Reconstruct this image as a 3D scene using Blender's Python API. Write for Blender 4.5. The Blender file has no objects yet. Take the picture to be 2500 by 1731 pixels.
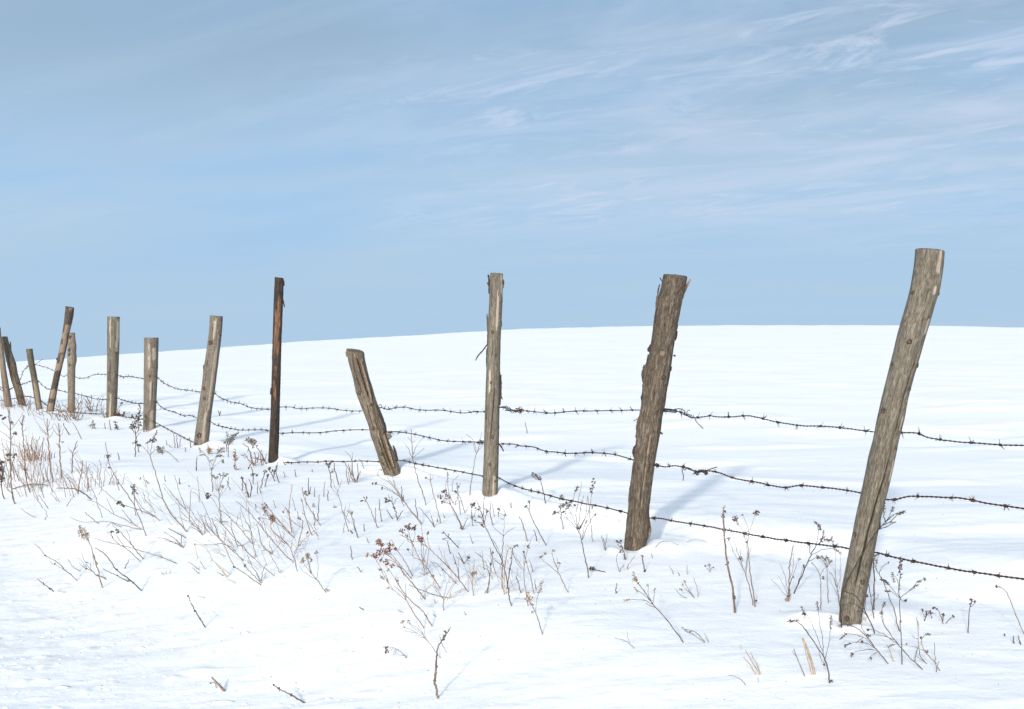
import bpy, math, random
import numpy as np
from mathutils import Vector, Matrix

random.seed(7)
rng = np.random.RandomState(11)
sc = bpy.context.scene
col = sc.collection

# ------------------------------------------------------------------ camera, sky, sun, exposure
F, PX0, PY0, PYH, EYE = 2680.0, 1250.0, 865.5, 830.0, 1.15
PITCH = math.atan((PY0 - PYH) / F)
cam_d = bpy.data.cameras.new('camera')
cam_d.sensor_fit = 'HORIZONTAL'
cam_d.sensor_width = 36.0
cam_d.lens = F / 2500.0 * 36.0
cam_d.clip_start = 0.05
cam_d.clip_end = 3000
cam = bpy.data.objects.new('camera', cam_d)
cam.location = (0, 0, EYE)
cam.rotation_euler = (math.pi / 2 - PITCH, 0, 0)
col.objects.link(cam)
sc.camera = cam

SUN_EL = math.radians(20.0)
SUN_TRAVEL = math.atan2(0.29, 0.957)          # light travels away from the camera and to the right
sun_d = bpy.data.lights.new('sun', 'SUN')
sun_d.energy = 2.0
sun_d.angle = math.radians(2.6)
sun_d.color = (1.0, 0.93, 0.83)
sun = bpy.data.objects.new('sun', sun_d)
tv = Vector((math.sin(SUN_TRAVEL) * math.cos(SUN_EL), math.cos(SUN_TRAVEL) * math.cos(SUN_EL), -math.sin(SUN_EL)))
sun.rotation_euler = tv.to_track_quat('-Z', 'Y').to_euler()
sun.location = (-5, -10, 12)
col.objects.link(sun)

world = bpy.data.worlds.new('World')
sc.world = world
world.use_nodes = True
wn, wl = world.node_tree.nodes, world.node_tree.links
wn.clear()
w_out = wn.new('ShaderNodeOutputWorld')
w_bg = wn.new('ShaderNodeBackground')
w_bg.inputs['Strength'].default_value = 0.15
sky = wn.new('ShaderNodeTexSky')
sky.sky_type = 'NISHITA'
sky.sun_disc = False
sky.sun_elevation = SUN_EL
sky.sun_rotation = math.pi + SUN_TRAVEL
sky.altitude = 200
sky.air_density = 1.0
sky.dust_density = 10.0
sky.ozone_density = 5.0
tc = wn.new('ShaderNodeTexCoord')
sep = wn.new('ShaderNodeSeparateXYZ')
wl.new(tc.outputs['Generated'], sep.inputs[0])


def wmath(op, a, b=None, c=None, clamp=False):
    n = wn.new('ShaderNodeMath')
    n.operation = op
    n.use_clamp = clamp
    for i, v in enumerate((a, b, c)):
        if v is None:
            continue
        if isinstance(v, (int, float)):
            n.inputs[i].default_value = v
        else:
            wl.new(v, n.inputs[i])
    return n.outputs[0]


# a sheet of thin cloud high above, seen in perspective: direction divided by its height
zc = wmath('ADD', wmath('MAXIMUM', sep.outputs['Z'], 0.0), 0.11)
cx = wmath('DIVIDE', sep.outputs['X'], zc)
cy = wmath('DIVIDE', sep.outputs['Y'], zc)
comb = wn.new('ShaderNodeCombineXYZ')
wl.new(cx, comb.inputs[0])
wl.new(cy, comb.inputs[1])


def cloud_noise(scale, loc, rot, detail, rough, distort):
    """noise drawn out along a direction in the cloud plane: turned first, then stretched"""
    m0 = wn.new('ShaderNodeMapping')
    m0.inputs['Rotation'].default_value = (0, 0, rot)
    wl.new(comb.outputs[0], m0.inputs[0])
    mp = wn.new('ShaderNodeMapping')
    mp.inputs['Scale'].default_value = scale
    mp.inputs['Location'].default_value = loc
    wl.new(m0.outputs[0], mp.inputs[0])
    n = wn.new('ShaderNodeTexNoise')
    n.inputs['Scale'].default_value = 1.0
    n.inputs['Detail'].default_value = detail
    n.inputs['Roughness'].default_value = rough
    n.inputs['Distortion'].default_value = distort
    wl.new(mp.outputs[0], n.inputs['Vector'])
    return n.outputs['Fac']


def wrange(v, a, b, c, d):
    n = wn.new('ShaderNodeMapRange')
    n.interpolation_type = 'SMOOTHSTEP'
    wl.new(v, n.inputs['Value'])
    for i, x in zip((1, 2, 3, 4), (a, b, c, d)):
        n.inputs[i].default_value = x
    return n.outputs[0]


veil = wrange(cloud_noise((0.42, 0.9, 1), (6.6, 9.1, 0), 0.3, 5, 0.55, 0.3), 0.30, 0.70, 0.0, 1.0)
bank = wrange(cloud_noise((0.75, 1.5, 1), (6.6, 9.1, 1), 0.33, 4, 0.55, 0.4), 0.40, 0.62, 0.0, 1.0)
band = wrange(cloud_noise((0.7, 2.6, 1), (4.7, 1.1, 0), 0.50, 8, 0.58, 0.4), 0.44, 0.70, 0.0, 1.0)
puff = wrange(cloud_noise((2.8, 6.0, 1), (6.6, 9.1, 3), 0.62, 8, 0.64, 1.1), 0.44, 0.68, 0.0, 1.0)
# the rippled sheet lies to the right of the fence and thins out leftwards
side = wrange(wmath('ADD', cx, wmath('MULTIPLY', bank, 0.5)), -0.8, 1.0, 0.0, 1.0)
wispm = wmath('MULTIPLY', side, wmath('MULTIPLY', puff, wmath('MULTIPLY_ADD', bank, 0.7, 0.3)))
wispm = wmath('MAXIMUM', wispm, wmath('MULTIPLY', band, wmath('MULTIPLY_ADD', side, 0.35, 0.2)))
mott = wrange(cloud_noise((1.5, 3.2, 1), (1.4, 8.3, 2), 0.55, 7, 0.60, 0.6), 0.36, 0.70, 0.0, 1.0)
soft = wmath('MULTIPLY', wmath('MULTIPLY', mott, side), 0.72)
wispm = wmath('MAXIMUM', wmath('MULTIPLY', wispm, 0.9), soft)
wispm = wmath('MULTIPLY', wispm, wrange(sep.outputs['Z'], 0.05, 0.14, 0.05, 1.0))


def wmix(fac, a, b, mode='MIX'):
    n = wn.new('ShaderNodeMix')
    n.blend_type = mode
    n.data_type = 'RGBA'
    if isinstance(fac, (int, float)):
        n.inputs['Factor'].default_value = fac
    else:
        wl.new(fac, n.inputs['Factor'])
    for nm, v in (('A', a), ('B', b)):
        i = [s for s in n.inputs if s.name == nm and s.type == 'RGBA'][0]
        if isinstance(v, tuple):
            i.default_value = v
        else:
            wl.new(v, i)
    return [s for s in n.outputs if s.type == 'RGBA'][0]


# below the horizon the sky goes on as at the horizon (the hill's far side falls away there)
skyv = wn.new('ShaderNodeCombineXYZ')
wl.new(sep.outputs['X'], skyv.inputs[0]); wl.new(sep.outputs['Y'], skyv.inputs[1])
wl.new(wmath('MAXIMUM', sep.outputs['Z'], 0.03), skyv.inputs[2])
wl.new(skyv.outputs[0], sky.inputs['Vector'])
HAZE_HIGH = 1.0
WISP_AMT = 0.88
HAZE_COL = (2.14, 2.94, 3.78, 1)     # pale winter haze, deepest at the horizon
BLUE_COL = (1.62, 2.72, 4.08, 1)
GREY_MUL = (0.71, 0.70, 0.70, 1)    # thin sheet higher up takes some of the blue out of the sky
WISP_COL = (2.82, 3.28, 4.08, 1)
hz = wmix(wmath('MULTIPLY', wrange(sep.outputs['Z'], 0.02, 0.14, 0.25, 1.0), wmath('MULTIPLY_ADD', veil, -0.75, 0.8)), HAZE_COL, BLUE_COL)
hzf = wrange(sep.outputs['Z'], 0.0, 0.40, 0.97, HAZE_HIGH)
c0 = wmix(hzf, sky.outputs[0], hz, 'LIGHTEN')
gm = wmix(wmath('MULTIPLY', wrange(sep.outputs['Z'], 0.11, 0.30, 0.0, 1.0), wmath('MULTIPLY_ADD', veil, 0.4, 0.6)), (1, 1, 1, 1), GREY_MUL)
c1 = wmix(1.0, c0, gm, 'MULTIPLY')
c2 = wmix(wmath('MULTIPLY', wispm, WISP_AMT), c1, WISP_COL, 'LIGHTEN')
wl.new(c2, w_bg.inputs['Color'])
wl.new(w_bg.outputs[0], w_out.inputs['Surface'])

vs = sc.view_settings
vs.view_transform = 'Standard'
vs.look = 'None'
vs.gamma = 1.0
vs.use_curve_mapping = False
vs.exposure = 0.52
sc.cycles.max_bounces = 6
sc.cycles.use_denoising = True
sc.cycles.denoiser = 'OPENIMAGEDENOISE'
sc.cycles.denoising_input_passes = 'RGB_ALBEDO_NORMAL'
sc.cycles.denoising_prefilter = 'ACCURATE'

# ------------------------------------------------------------------ small helpers
def smooth(a, b, v):
    t = np.clip((v - a) / (b - a), 0, 1)
    return t * t * (3 - 2 * t)


def _hash(ix, iy, seed):
    h = (ix.astype(np.int64) * 374761393 + iy.astype(np.int64) * 668265263 + seed * 1442695041) & 0xFFFFFFFF
    h = ((h ^ (h >> 13)) * 1274126177) & 0xFFFFFFFF
    return ((h ^ (h >> 16)) & 0xFFFFFFFF) / 4294967295.0


def pn(x, y, seed=0):
    """gradient noise, about -0.7 .. 0.7"""
    x = np.asarray(x, float); y = np.asarray(y, float)
    ix = np.floor(x); iy = np.floor(y)
    fx = x - ix; fy = y - iy
    u = fx * fx * fx * (fx * (fx * 6 - 15) + 10); v = fy * fy * fy * (fy * (fy * 6 - 15) + 10)

    def g(ox, oy):
        a = _hash(ix + ox, iy + oy, seed) * 6.2831853
        return np.cos(a) * (fx - ox) + np.sin(a) * (fy - oy)
    n0 = g(0, 0) * (1 - u) + g(1, 0) * u
    n1 = g(0, 1) * (1 - u) + g(1, 1) * u
    return n0 * (1 - v) + n1 * v


def fbm(x, y, seed=0, o=3):
    r = 0; a = 1.0
    for k in range(o):
        r = r + a * pn(x * 2 ** k, y * 2 ** k, seed + k * 17)
        a *= 0.5
    return r


def ray(px, py):
    """unit-depth ray of the photograph's pixel: (x, 1, z) per metre of depth"""
    a = (px - PX0) / F; b = (PY0 - py) / F
    yy = math.cos(PITCH) + b * math.sin(PITCH)
    zz = -math.sin(PITCH) + b * math.cos(PITCH)
    return a / yy, zz / yy


def at(px, py, d):
    a, b = ray(px, py)
    return Vector((a * d, d, EYE + b * d))


# ------------------------------------------------------------------ the snow surface
SKY_PX = np.array([-900, -300, 0, 50, 94, 184, 259, 351, 400, 500, 607, 686, 848, 1000, 1189, 1300, 1450, 1580, 1800, 2150, 2400, 2500, 3000, 3600], float)
SKY_PY = np.array([1060, 970, 931, 922, 912, 898.5, 888.6, 877.6, 870.5, 859.7, 848, 840.6, 828, 820.6, 808, 803, 799, 796.7, 795, 795, 800.5, 802, 818, 845], float)
CREST = 75.0
_ux = (SKY_PX - PX0) / F
_uz = EYE + (PYH - SKY_PY) / F * CREST
_xs = np.linspace(-90, 90, 721)
_zs = np.interp(_xs, _ux * CREST, _uz)
_k = np.exp(-np.linspace(-2, 2, 21) ** 2); _k /= _k.sum()
_zs = np.convolve(np.pad(_zs, 10, mode='edge'), _k, mode='valid')
FNX, FNY, FN0 = -0.818, -0.575, -3.76     # fence line: unit normal towards the road, offset
MOUNDS = []
COLLARS = []


def ground_z(x, y, fine=True):
    x = np.asarray(x, float); y = np.asarray(y, float)
    s = x * FNX + y * FNY - FN0                     # metres in front of the fence line
    t = x * 0.575 - y * 0.818                       # along the fence
    far = smooth(9, 26, y)
    w = fbm(x * 0.45 + 3.3, y * 0.45, 5, 2)
    # road side: a low bank falls to the trodden verge
    z = -0.17 * smooth(0.7, 2.7, s + 0.6 * w) - 0.10 * smooth(2.6, 7.0, s)
    # drift just behind the fence: its face looks to the sun
    w2 = fbm(x * 0.6 + 9.1, y * 0.6 + 4, 23, 2)
    near_f = 1 - 0.8 * smooth(7, 14, y)
    z = z + near_f * (0.12 * smooth(-0.45, -1.15, s + 0.7 * w2) - 0.10 * smooth(-1.5, -4.5, s + 0.5 * w2)) * (0.75 + 0.6 * w)
    # hillside
    cz = np.interp(x, _xs, _zs)
    q = np.clip((y - 12) / (CREST - 12), 0, 1)
    prof = q * (1.22 - 0.22 * q * q * q * 1.0)
    prof = np.minimum(prof, 1.0) if False else q * 1.25 - 0.25 * q ** 4
    hill = cz * prof
    beyond = np.maximum(y - CREST, 0)
    hill = hill - 0.0012 * np.minimum(beyond, 60) ** 2 - 0.144 * np.maximum(beyond - 60, 0)
    z = z + hill
    # wide swells
    z = z + 0.035 * fbm(x * 0.33, y * 0.5, 41, 2) * smooth(2, 6, y) * (1 - 0.5 * far)
    # wind-packed ripples, longer across the view
    rx, ry = x * 0.97 + y * 0.22, -x * 0.22 + y * 0.97
    wob = 0.25 * pn(x * 0.7, y * 0.7, 3)
    amp = np.clip(0.55 + 1.2 * pn(x * 0.35 + 7, y * 0.5, 77), 0.08, 1.4)
    z = z + 0.013 * amp * fbm(rx * 0.8, ry * 2.4 + wob, 61, 3) * (1 - smooth(22, 45, y))
    z = z + 0.013 * amp * smooth(9, 18, y) * fbm(rx * 0.42, ry * 1.25 + wob, 63, 2) * (1 - 0.5 * smooth(40, 70, y))
    z = z + 0.009 * amp * smooth(8, 14, y) * (1 - smooth(28, 48, y)) * fbm(rx * 0.5, ry * 2.3 + 2 * wob, 64, 2)
    z = z + 0.028 * far * fbm(rx * 0.15, ry * 0.40 + wob, 62, 3)
    z = z + 0.03 * smooth(45, 70, y) * fbm(x * 0.7, y * 0.2, 66, 3)
    # crisp-edged drifts lying along the wind
    dr = fbm(rx * 0.42 + 5, ry * 0.95 + 2 + 0.5 * wob, 71, 2)
    z = z + 0.026 * (smooth(0.05, 0.42, dr) - 0.3) * smooth(-0.2, -1.2, s) * (1 - 0.6 * smooth(14, 30, y))
    for (mx, my, mr, mh) in MOUNDS:
        z = z + mh * np.exp(-((x - mx) ** 2 + (y - my) ** 2) / (mr * mr))
    for (mx, my, mr, mh) in COLLARS:                # scoured hollow and packed rim about a post's foot
        r = np.hypot(x - mx, y - my)
        an = np.arctan2(y - my, x - mx)
        rr = mr * (1 + 0.25 * np.sin(an * 2 + mx * 9) + 0.12 * np.sin(an * 5 + my * 7))
        z = z + mh * (np.exp(-((r - rr) / (0.42 * mr)) ** 2) * (0.7 + 0.5 * np.sin(an * 3 + mx * 5)) - 0.9 * np.exp(-(r / (0.62 * mr)) ** 2))
    if fine:
        nearm = 1 - smooth(7, 16, y)
        rip = np.clip(0.3 + 1.5 * pn(x * 0.5 + 1.7, y * 0.6 + 2.2, 88), 0, 1)
        z = z + nearm * 0.0085 * rip * fbm(rx * 2.4 + ry * 0.8, ry * 7.0, 91, 2)
        z = z + nearm * 0.0028 * fbm(x * 6.5, y * 9.0, 95, 2)
        # crumbs of snow on the verge
        rd = smooth(1.0, 2.4, s)
        lump = np.clip(pn(x * 14, y * 15, 131) - 0.33, 0, 1) * 0.035 + np.clip(pn(x * 6.1, y * 8, 137) - 0.38, 0, 1) * 0.04
        z = z + nearm * lump * (0.12 + 0.88 * rd)
    return z


_D = np.concatenate([np.linspace(1.6, 14, 900), np.linspace(14.02, 74, 900)])


def hit(px, py):
    """where the pixel's ray meets the snow: depth"""
    a, b = ray(px, py)
    z = EYE + b * _D - ground_z(a * _D, _D)
    i = np.argmax(z < 0)
    if z[i] >= 0:
        return 60.0
    if i == 0:
        return float(_D[0])
    f = z[i - 1] / (z[i - 1] - z[i])
    return float(_D[i - 1] + f * (_D[i] - _D[i - 1]))


# ------------------------------------------------------------------ materials
def new_mat(name):
    m = bpy.data.materials.new(name)
    m.use_nodes = True
    nt = m.node_tree
    bs = [n for n in nt.nodes if n.type == 'BSDF_PRINCIPLED'][0]
    return m, nt, bs


def nd(nt, kind, **kw):
    n = nt.nodes.new(kind)
    for k, v in kw.items():
        if k in n.inputs:
            n.inputs[k].default_value = v
        else:
            setattr(n, k, v)
    return n


def ramp(nt, src, stops):
    r = nt.nodes.new('ShaderNodeValToRGB')
    e = r.color_ramp.elements
    while len(e) < len(stops):
        e.new(0.5)
    for el, (p, c) in zip(e, stops):
        el.position = p
        el.color = (c[0], c[1], c[2], 1)
    nt.links.new(src, r.inputs[0])
    return r.outputs[0]


def mixc(nt, fac, a, b, mode='MIX'):
    n = nt.nodes.new('ShaderNodeMix')
    n.data_type = 'RGBA'
    n.blend_type = mode
    ins = [s for s in n.inputs if s.type == 'RGBA']
    if isinstance(fac, (int, float)):
        n.inputs['Factor'].default_value = fac
    else:
        nt.links.new(fac, n.inputs['Factor'])
    for i, v in zip(ins, (a, b)):
        if isinstance(v, tuple):
            i.default_value = (v[0], v[1], v[2], 1)
        else:
            nt.links.new(v, i)
    return [s for s in n.outputs if s.type == 'RGBA'][0]


def snow_mat():
    m, nt, bs = new_mat('snow')
    L = nt.links
    geo = nd(nt, 'ShaderNodeNewGeometry')
    mp = nd(nt, 'ShaderNodeMapping')
    mp.inputs['Scale'].default_value = (1.0, 1.0, 1.0)
    L.new(geo.outputs['Position'], mp.inputs[0])
    n1 = nd(nt, 'ShaderNodeTexNoise', Scale=38.0, Detail=5.0, Roughness=0.62)
    L.new(mp.outputs[0], n1.inputs['Vector'])
    mp2 = nd(nt, 'ShaderNodeMapping')
    mp2.inputs['Scale'].default_value = (3.0, 11.0, 6.0)
    mp2.inputs['Rotation'].default_value = (0, 0, -0.2)
    L.new(geo.outputs['Position'], mp2.inputs[0])
    n2 = nd(nt, 'ShaderNodeTexNoise', Scale=1.0, Detail=4.0, Roughness=0.55, Distortion=0.6)
    L.new(mp2.outputs[0], n2.inputs['Vector'])
    b1 = nd(nt, 'ShaderNodeBump', Strength=0.35, Distance=0.006)
    L.new(n1.outputs['Fac'], b1.inputs['Height'])
    af = nd(nt, 'ShaderNodeAttribute')
    af.attribute_name = 'crisp'
    for bb, k in ((b1, 0.55),):
        q = nd(nt, 'ShaderNodeMath', operation='MULTIPLY')
        L.new(af.outputs['Fac'], q.inputs[0]); q.inputs[1].default_value = k
        L.new(q.outputs[0], bb.inputs['Strength'])
    b2 = nd(nt, 'ShaderNodeBump', Strength=0.5, Distance=0.010)
    q = nd(nt, 'ShaderNodeMath', operation='MULTIPLY')
    L.new(af.outputs['Fac'], q.inputs[0]); q.inputs[1].default_value = 0.5
    L.new(q.outputs[0], b2.inputs['Strength'])
    L.new(n2.outputs['Fac'], b2.inputs['Height'])
    L.new(b1.outputs[0], b2.inputs['Normal'])
    L.new(b2.outputs[0], bs.inputs['Normal'])
    # road dust blown over the verge: patches with a shape of their own
    at_ = nd(nt, 'ShaderNodeAttribute')
    at_.attribute_name = 'dust'
    n3 = nd(nt, 'ShaderNodeTexNoise', Scale=9.0, Detail=6.0, Roughness=0.7)
    L.new(geo.outputs['Position'], n3.inputs['Vector'])
    d = ramp(nt, n3.outputs['Fac'], [(0.48, (0, 0, 0)), (0.68, (1, 1, 1))])
    mul = nd(nt, 'ShaderNodeMath', operation='MULTIPLY')
    L.new(d, mul.inputs[0])
    L.new(at_.outputs['Fac'], mul.inputs[1])
    c = mixc(nt, mul.outputs[0], (0.922, 0.93, 0.928), (0.70, 0.64, 0.56))
    L.new(c, bs.inputs['Base Color'])
    bs.inputs['Roughness'].default_value = 0.65
    bs.inputs['Specular IOR Level'].default_value = 0.25
    return m


def wood_mat(name, dark, mid, light, bare, fibre=1.0, bumpd=0.004):
    """weathered wood; grain runs along the post (attribute pc), flaked places (attribute bare) show another wood"""
    m, nt, bs = new_mat(name)
    L = nt.links
    a = nd(nt, 'ShaderNodeAttribute'); a.attribute_name = 'pc'
    ab = nd(nt, 'ShaderNodeAttribute'); ab.attribute_name = 'bare'
    ac = nd(nt, 'ShaderNodeAttribute'); ac.attribute_name = 'crack'

    def noise(sc3, det, ro, dist=0.0):
        mp = nd(nt, 'ShaderNodeMapping')
        mp.inputs['Scale'].default_value = sc3
        L.new(a.outputs['Vector'], mp.inputs[0])
        n = nd(nt, 'ShaderNodeTexNoise', Scale=1.0, Detail=det, Roughness=ro, Distortion=dist)
        L.new(mp.outputs[0], n.inputs['Vector'])
        return n.outputs['Fac']
    fine = noise((240 * fibre, 240 * fibre, 40), 4, 0.65, 0.2)
    strk = noise((125 * fibre, 125 * fibre, 13.0), 5, 0.62, 0.2)
    blot = noise((26, 26, 1.8), 4, 0.6)
    speck = noise((260, 260, 70), 2, 0.5)
    f1 = nd(nt, 'ShaderNodeMath', operation='MULTIPLY_ADD')
    L.new(fine, f1.inputs[0]); f1.inputs[1].default_value = 0.72
    f2 = nd(nt, 'ShaderNodeMath', operation='MULTIPLY'); L.new(strk, f2.inputs[0]); f2.inputs[1].default_value = 0.5
    L.new(f2.outputs[0], f1.inputs[2])
    f3 = nd(nt, 'ShaderNodeMath', operation='MULTIPLY_ADD')
    L.new(blot, f3.inputs[0]); f3.inputs[1].default_value = 0.26
    sub = nd(nt, 'ShaderNodeMath', operation='SUBTRACT'); L.new(f1.outputs[0], sub.inputs[0]); sub.inputs[1].default_value = 0.245
    L.new(sub.outputs[0], f3.inputs[2])
    c = ramp(nt, f3.outputs[0], [(0.34, dark), (0.5, mid), (0.665, light)])
    sp = ramp(nt, speck, [(0.33, (0.45, 0.45, 0.45)), (0.46, (1, 1, 1))])
    c = mixc(nt, 0.6, c, sp, 'MULTIPLY')
    cb = ramp(nt, f3.outputs[0], [(0.32, tuple(v * 0.55 for v in bare)), (0.52, bare), (0.7, tuple(min(v * 1.35, 0.8) for v in bare))])
    c = mixc(nt, ab.outputs['Fac'], c, cb)
    c = mixc(nt, ac.outputs['Fac'], c, (0.02, 0.016, 0.013))
    L.new(c, bs.inputs['Base Color'])
    b = nd(nt, 'ShaderNodeBump', Strength=0.8, Distance=bumpd)
    L.new(f3.outputs[0], b.inputs['Height'])
    L.new(b.outputs[0], bs.inputs['Normal'])
    bs.inputs['Roughness'].default_value = 0.85
    bs.inputs['Specular IOR Level'].default_value = 0.2
    return m


def bark_mat(name, dark, light):
    m, nt, bs = new_mat(name)
    L = nt.links
    geo = nd(nt, 'ShaderNodeNewGeometry')
    n = nd(nt, 'ShaderNodeTexNoise', Scale=85.0, Detail=5.0, Roughness=0.65)
    L.new(geo.outputs['Position'], n.inputs['Vector'])
    c = ramp(nt, n.outputs['Fac'], [(0.35, dark), (0.68, light)])
    L.new(c, bs.inputs['Base Color'])
    b = nd(nt, 'ShaderNodeBump', Strength=0.9, Distance=0.004)
    L.new(n.outputs['Fac'], b.inputs['Height'])
    L.new(b.outputs[0], bs.inputs['Normal'])
    bs.inputs['Roughness'].default_value = 0.9
    bs.inputs['Specular IOR Level'].default_value = 0.15
    return m


def stem_mat(name, a, b, scale=55.0, metal=0.0, rough=0.8):
    m, nt, bs = new_mat(name)
    L = nt.links
    geo = nd(nt, 'ShaderNodeNewGeometry')
    n = nd(nt, 'ShaderNodeTexNoise', Scale=scale, Detail=3.0, Roughness=0.6)
    L.new(geo.outputs['Position'], n.inputs['Vector'])
    L.new(ramp(nt, n.outputs['Fac'], [(0.36, a), (0.66, b)]), bs.inputs['Base Color'])
    bs.inputs['Roughness'].default_value = rough
    bs.inputs['Metallic'].default_value = metal
    bs.inputs['Specular IOR Level'].default_value = 0.2
    return m


MAT = {
    'snow': snow_mat(),
    'wood_grey': wood_mat('weathered_grey_wood', (0.068, 0.06, 0.047), (0.134, 0.117, 0.09), (0.245, 0.22, 0.178), (0.36, 0.31, 0.245)),
    'wood_shag': wood_mat('shaggy_brown_wood', (0.04, 0.031, 0.024), (0.096, 0.077, 0.058), (0.205, 0.17, 0.132), (0.215, 0.17, 0.12), 0.8, 0.007),
    'wood_pale': wood_mat('pale_weathered_wood', (0.075, 0.065, 0.052), (0.152, 0.131, 0.104), (0.285, 0.255, 0.208), (0.34, 0.29, 0.23)),
    'wood_split': wood_mat('split_weathered_wood', (0.042, 0.033, 0.025), (0.14, 0.115, 0.086), (0.28, 0.24, 0.182), (0.1, 0.072, 0.047), 0.8, 0.006),
    'wood_tan': wood_mat('tan_weathered_wood', (0.078, 0.062, 0.046), (0.175, 0.145, 0.113), (0.315, 0.27, 0.22), (0.19, 0.135, 0.095)),
    'wood_dark': wood_mat('dark_bark', (0.016, 0.013, 0.011), (0.042, 0.032, 0.026), (0.09, 0.07, 0.057), (0.2, 0.105, 0.058), 0.7, 0.008),
    'wood_patch': wood_mat('patchy_bark', (0.035, 0.027, 0.022), (0.072, 0.058, 0.047), (0.135, 0.11, 0.09), (0.235, 0.178, 0.13), 0.8, 0.007),
    'wood_moss': wood_mat('mossy_wood', (0.04, 0.039, 0.027), (0.105, 0.095, 0.065), (0.2, 0.178, 0.13), (0.235, 0.19, 0.135)),
    'bark': bark_mat('torn_bark', (0.035, 0.026, 0.020), (0.16, 0.125, 0.095)),
    'bark_dk': bark_mat('dark_torn_bark', (0.02, 0.016, 0.014), (0.075, 0.058, 0.048)),
    'splinter': bark_mat('split_wood', (0.10, 0.072, 0.05), (0.30, 0.235, 0.175)),
    'knot': bark_mat('knot_wood', (0.025, 0.018, 0.014), (0.12, 0.088, 0.064)),
    'wire': stem_mat('grey_wire', (0.035, 0.036, 0.038), (0.10, 0.10, 0.10), 40, 0.3, 0.55),
    'wire_dk': stem_mat('dark_wire', (0.022, 0.019, 0.018), (0.07, 0.055, 0.048), 30, 0.2, 0.65),
    'rust': stem_mat('rusty_wire', (0.030, 0.019, 0.016), (0.095, 0.045, 0.033), 40, 0.1, 0.8),
    'deep': stem_mat('blackened_stem', (0.022, 0.016, 0.013), (0.060, 0.043, 0.034)),
    'dark': stem_mat('dark_stem', (0.055, 0.042, 0.036), (0.145, 0.108, 0.088)),
    'brown': stem_mat('brown_stem', (0.105, 0.075, 0.058), (0.25, 0.185, 0.14)),
    'red': stem_mat('red_brown_stem', (0.13, 0.078, 0.056), (0.30, 0.19, 0.135)),
    'grey': stem_mat('grey_stem', (0.11, 0.095, 0.085), (0.27, 0.23, 0.20)),
    'straw': stem_mat('straw_stem', (0.27, 0.185, 0.10), (0.46, 0.35, 0.22)),
    'straw_red': stem_mat('tan_red_stem', (0.22, 0.135, 0.085), (0.42, 0.29, 0.19)),
    'tan_grey': stem_mat('pale_dry_stem', (0.18, 0.14, 0.11), (0.36, 0.29, 0.23)),
    's_dark': stem_mat('dark_seed', (0.035, 0.026, 0.022), (0.13, 0.10, 0.082), 160),
    's_tan': stem_mat('tan_seed', (0.14, 0.095, 0.06), (0.38, 0.28, 0.18), 160),
    's_russet': stem_mat('russet_seed', (0.095, 0.040, 0.027), (0.27, 0.125, 0.075), 160),
    's_plum': stem_mat('plum_brown_seed', (0.065, 0.036, 0.034), (0.18, 0.11, 0.10), 160),
    's_grey': stem_mat('grey_seed', (0.10, 0.09, 0.08), (0.27, 0.24, 0.21), 160),
}


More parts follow.
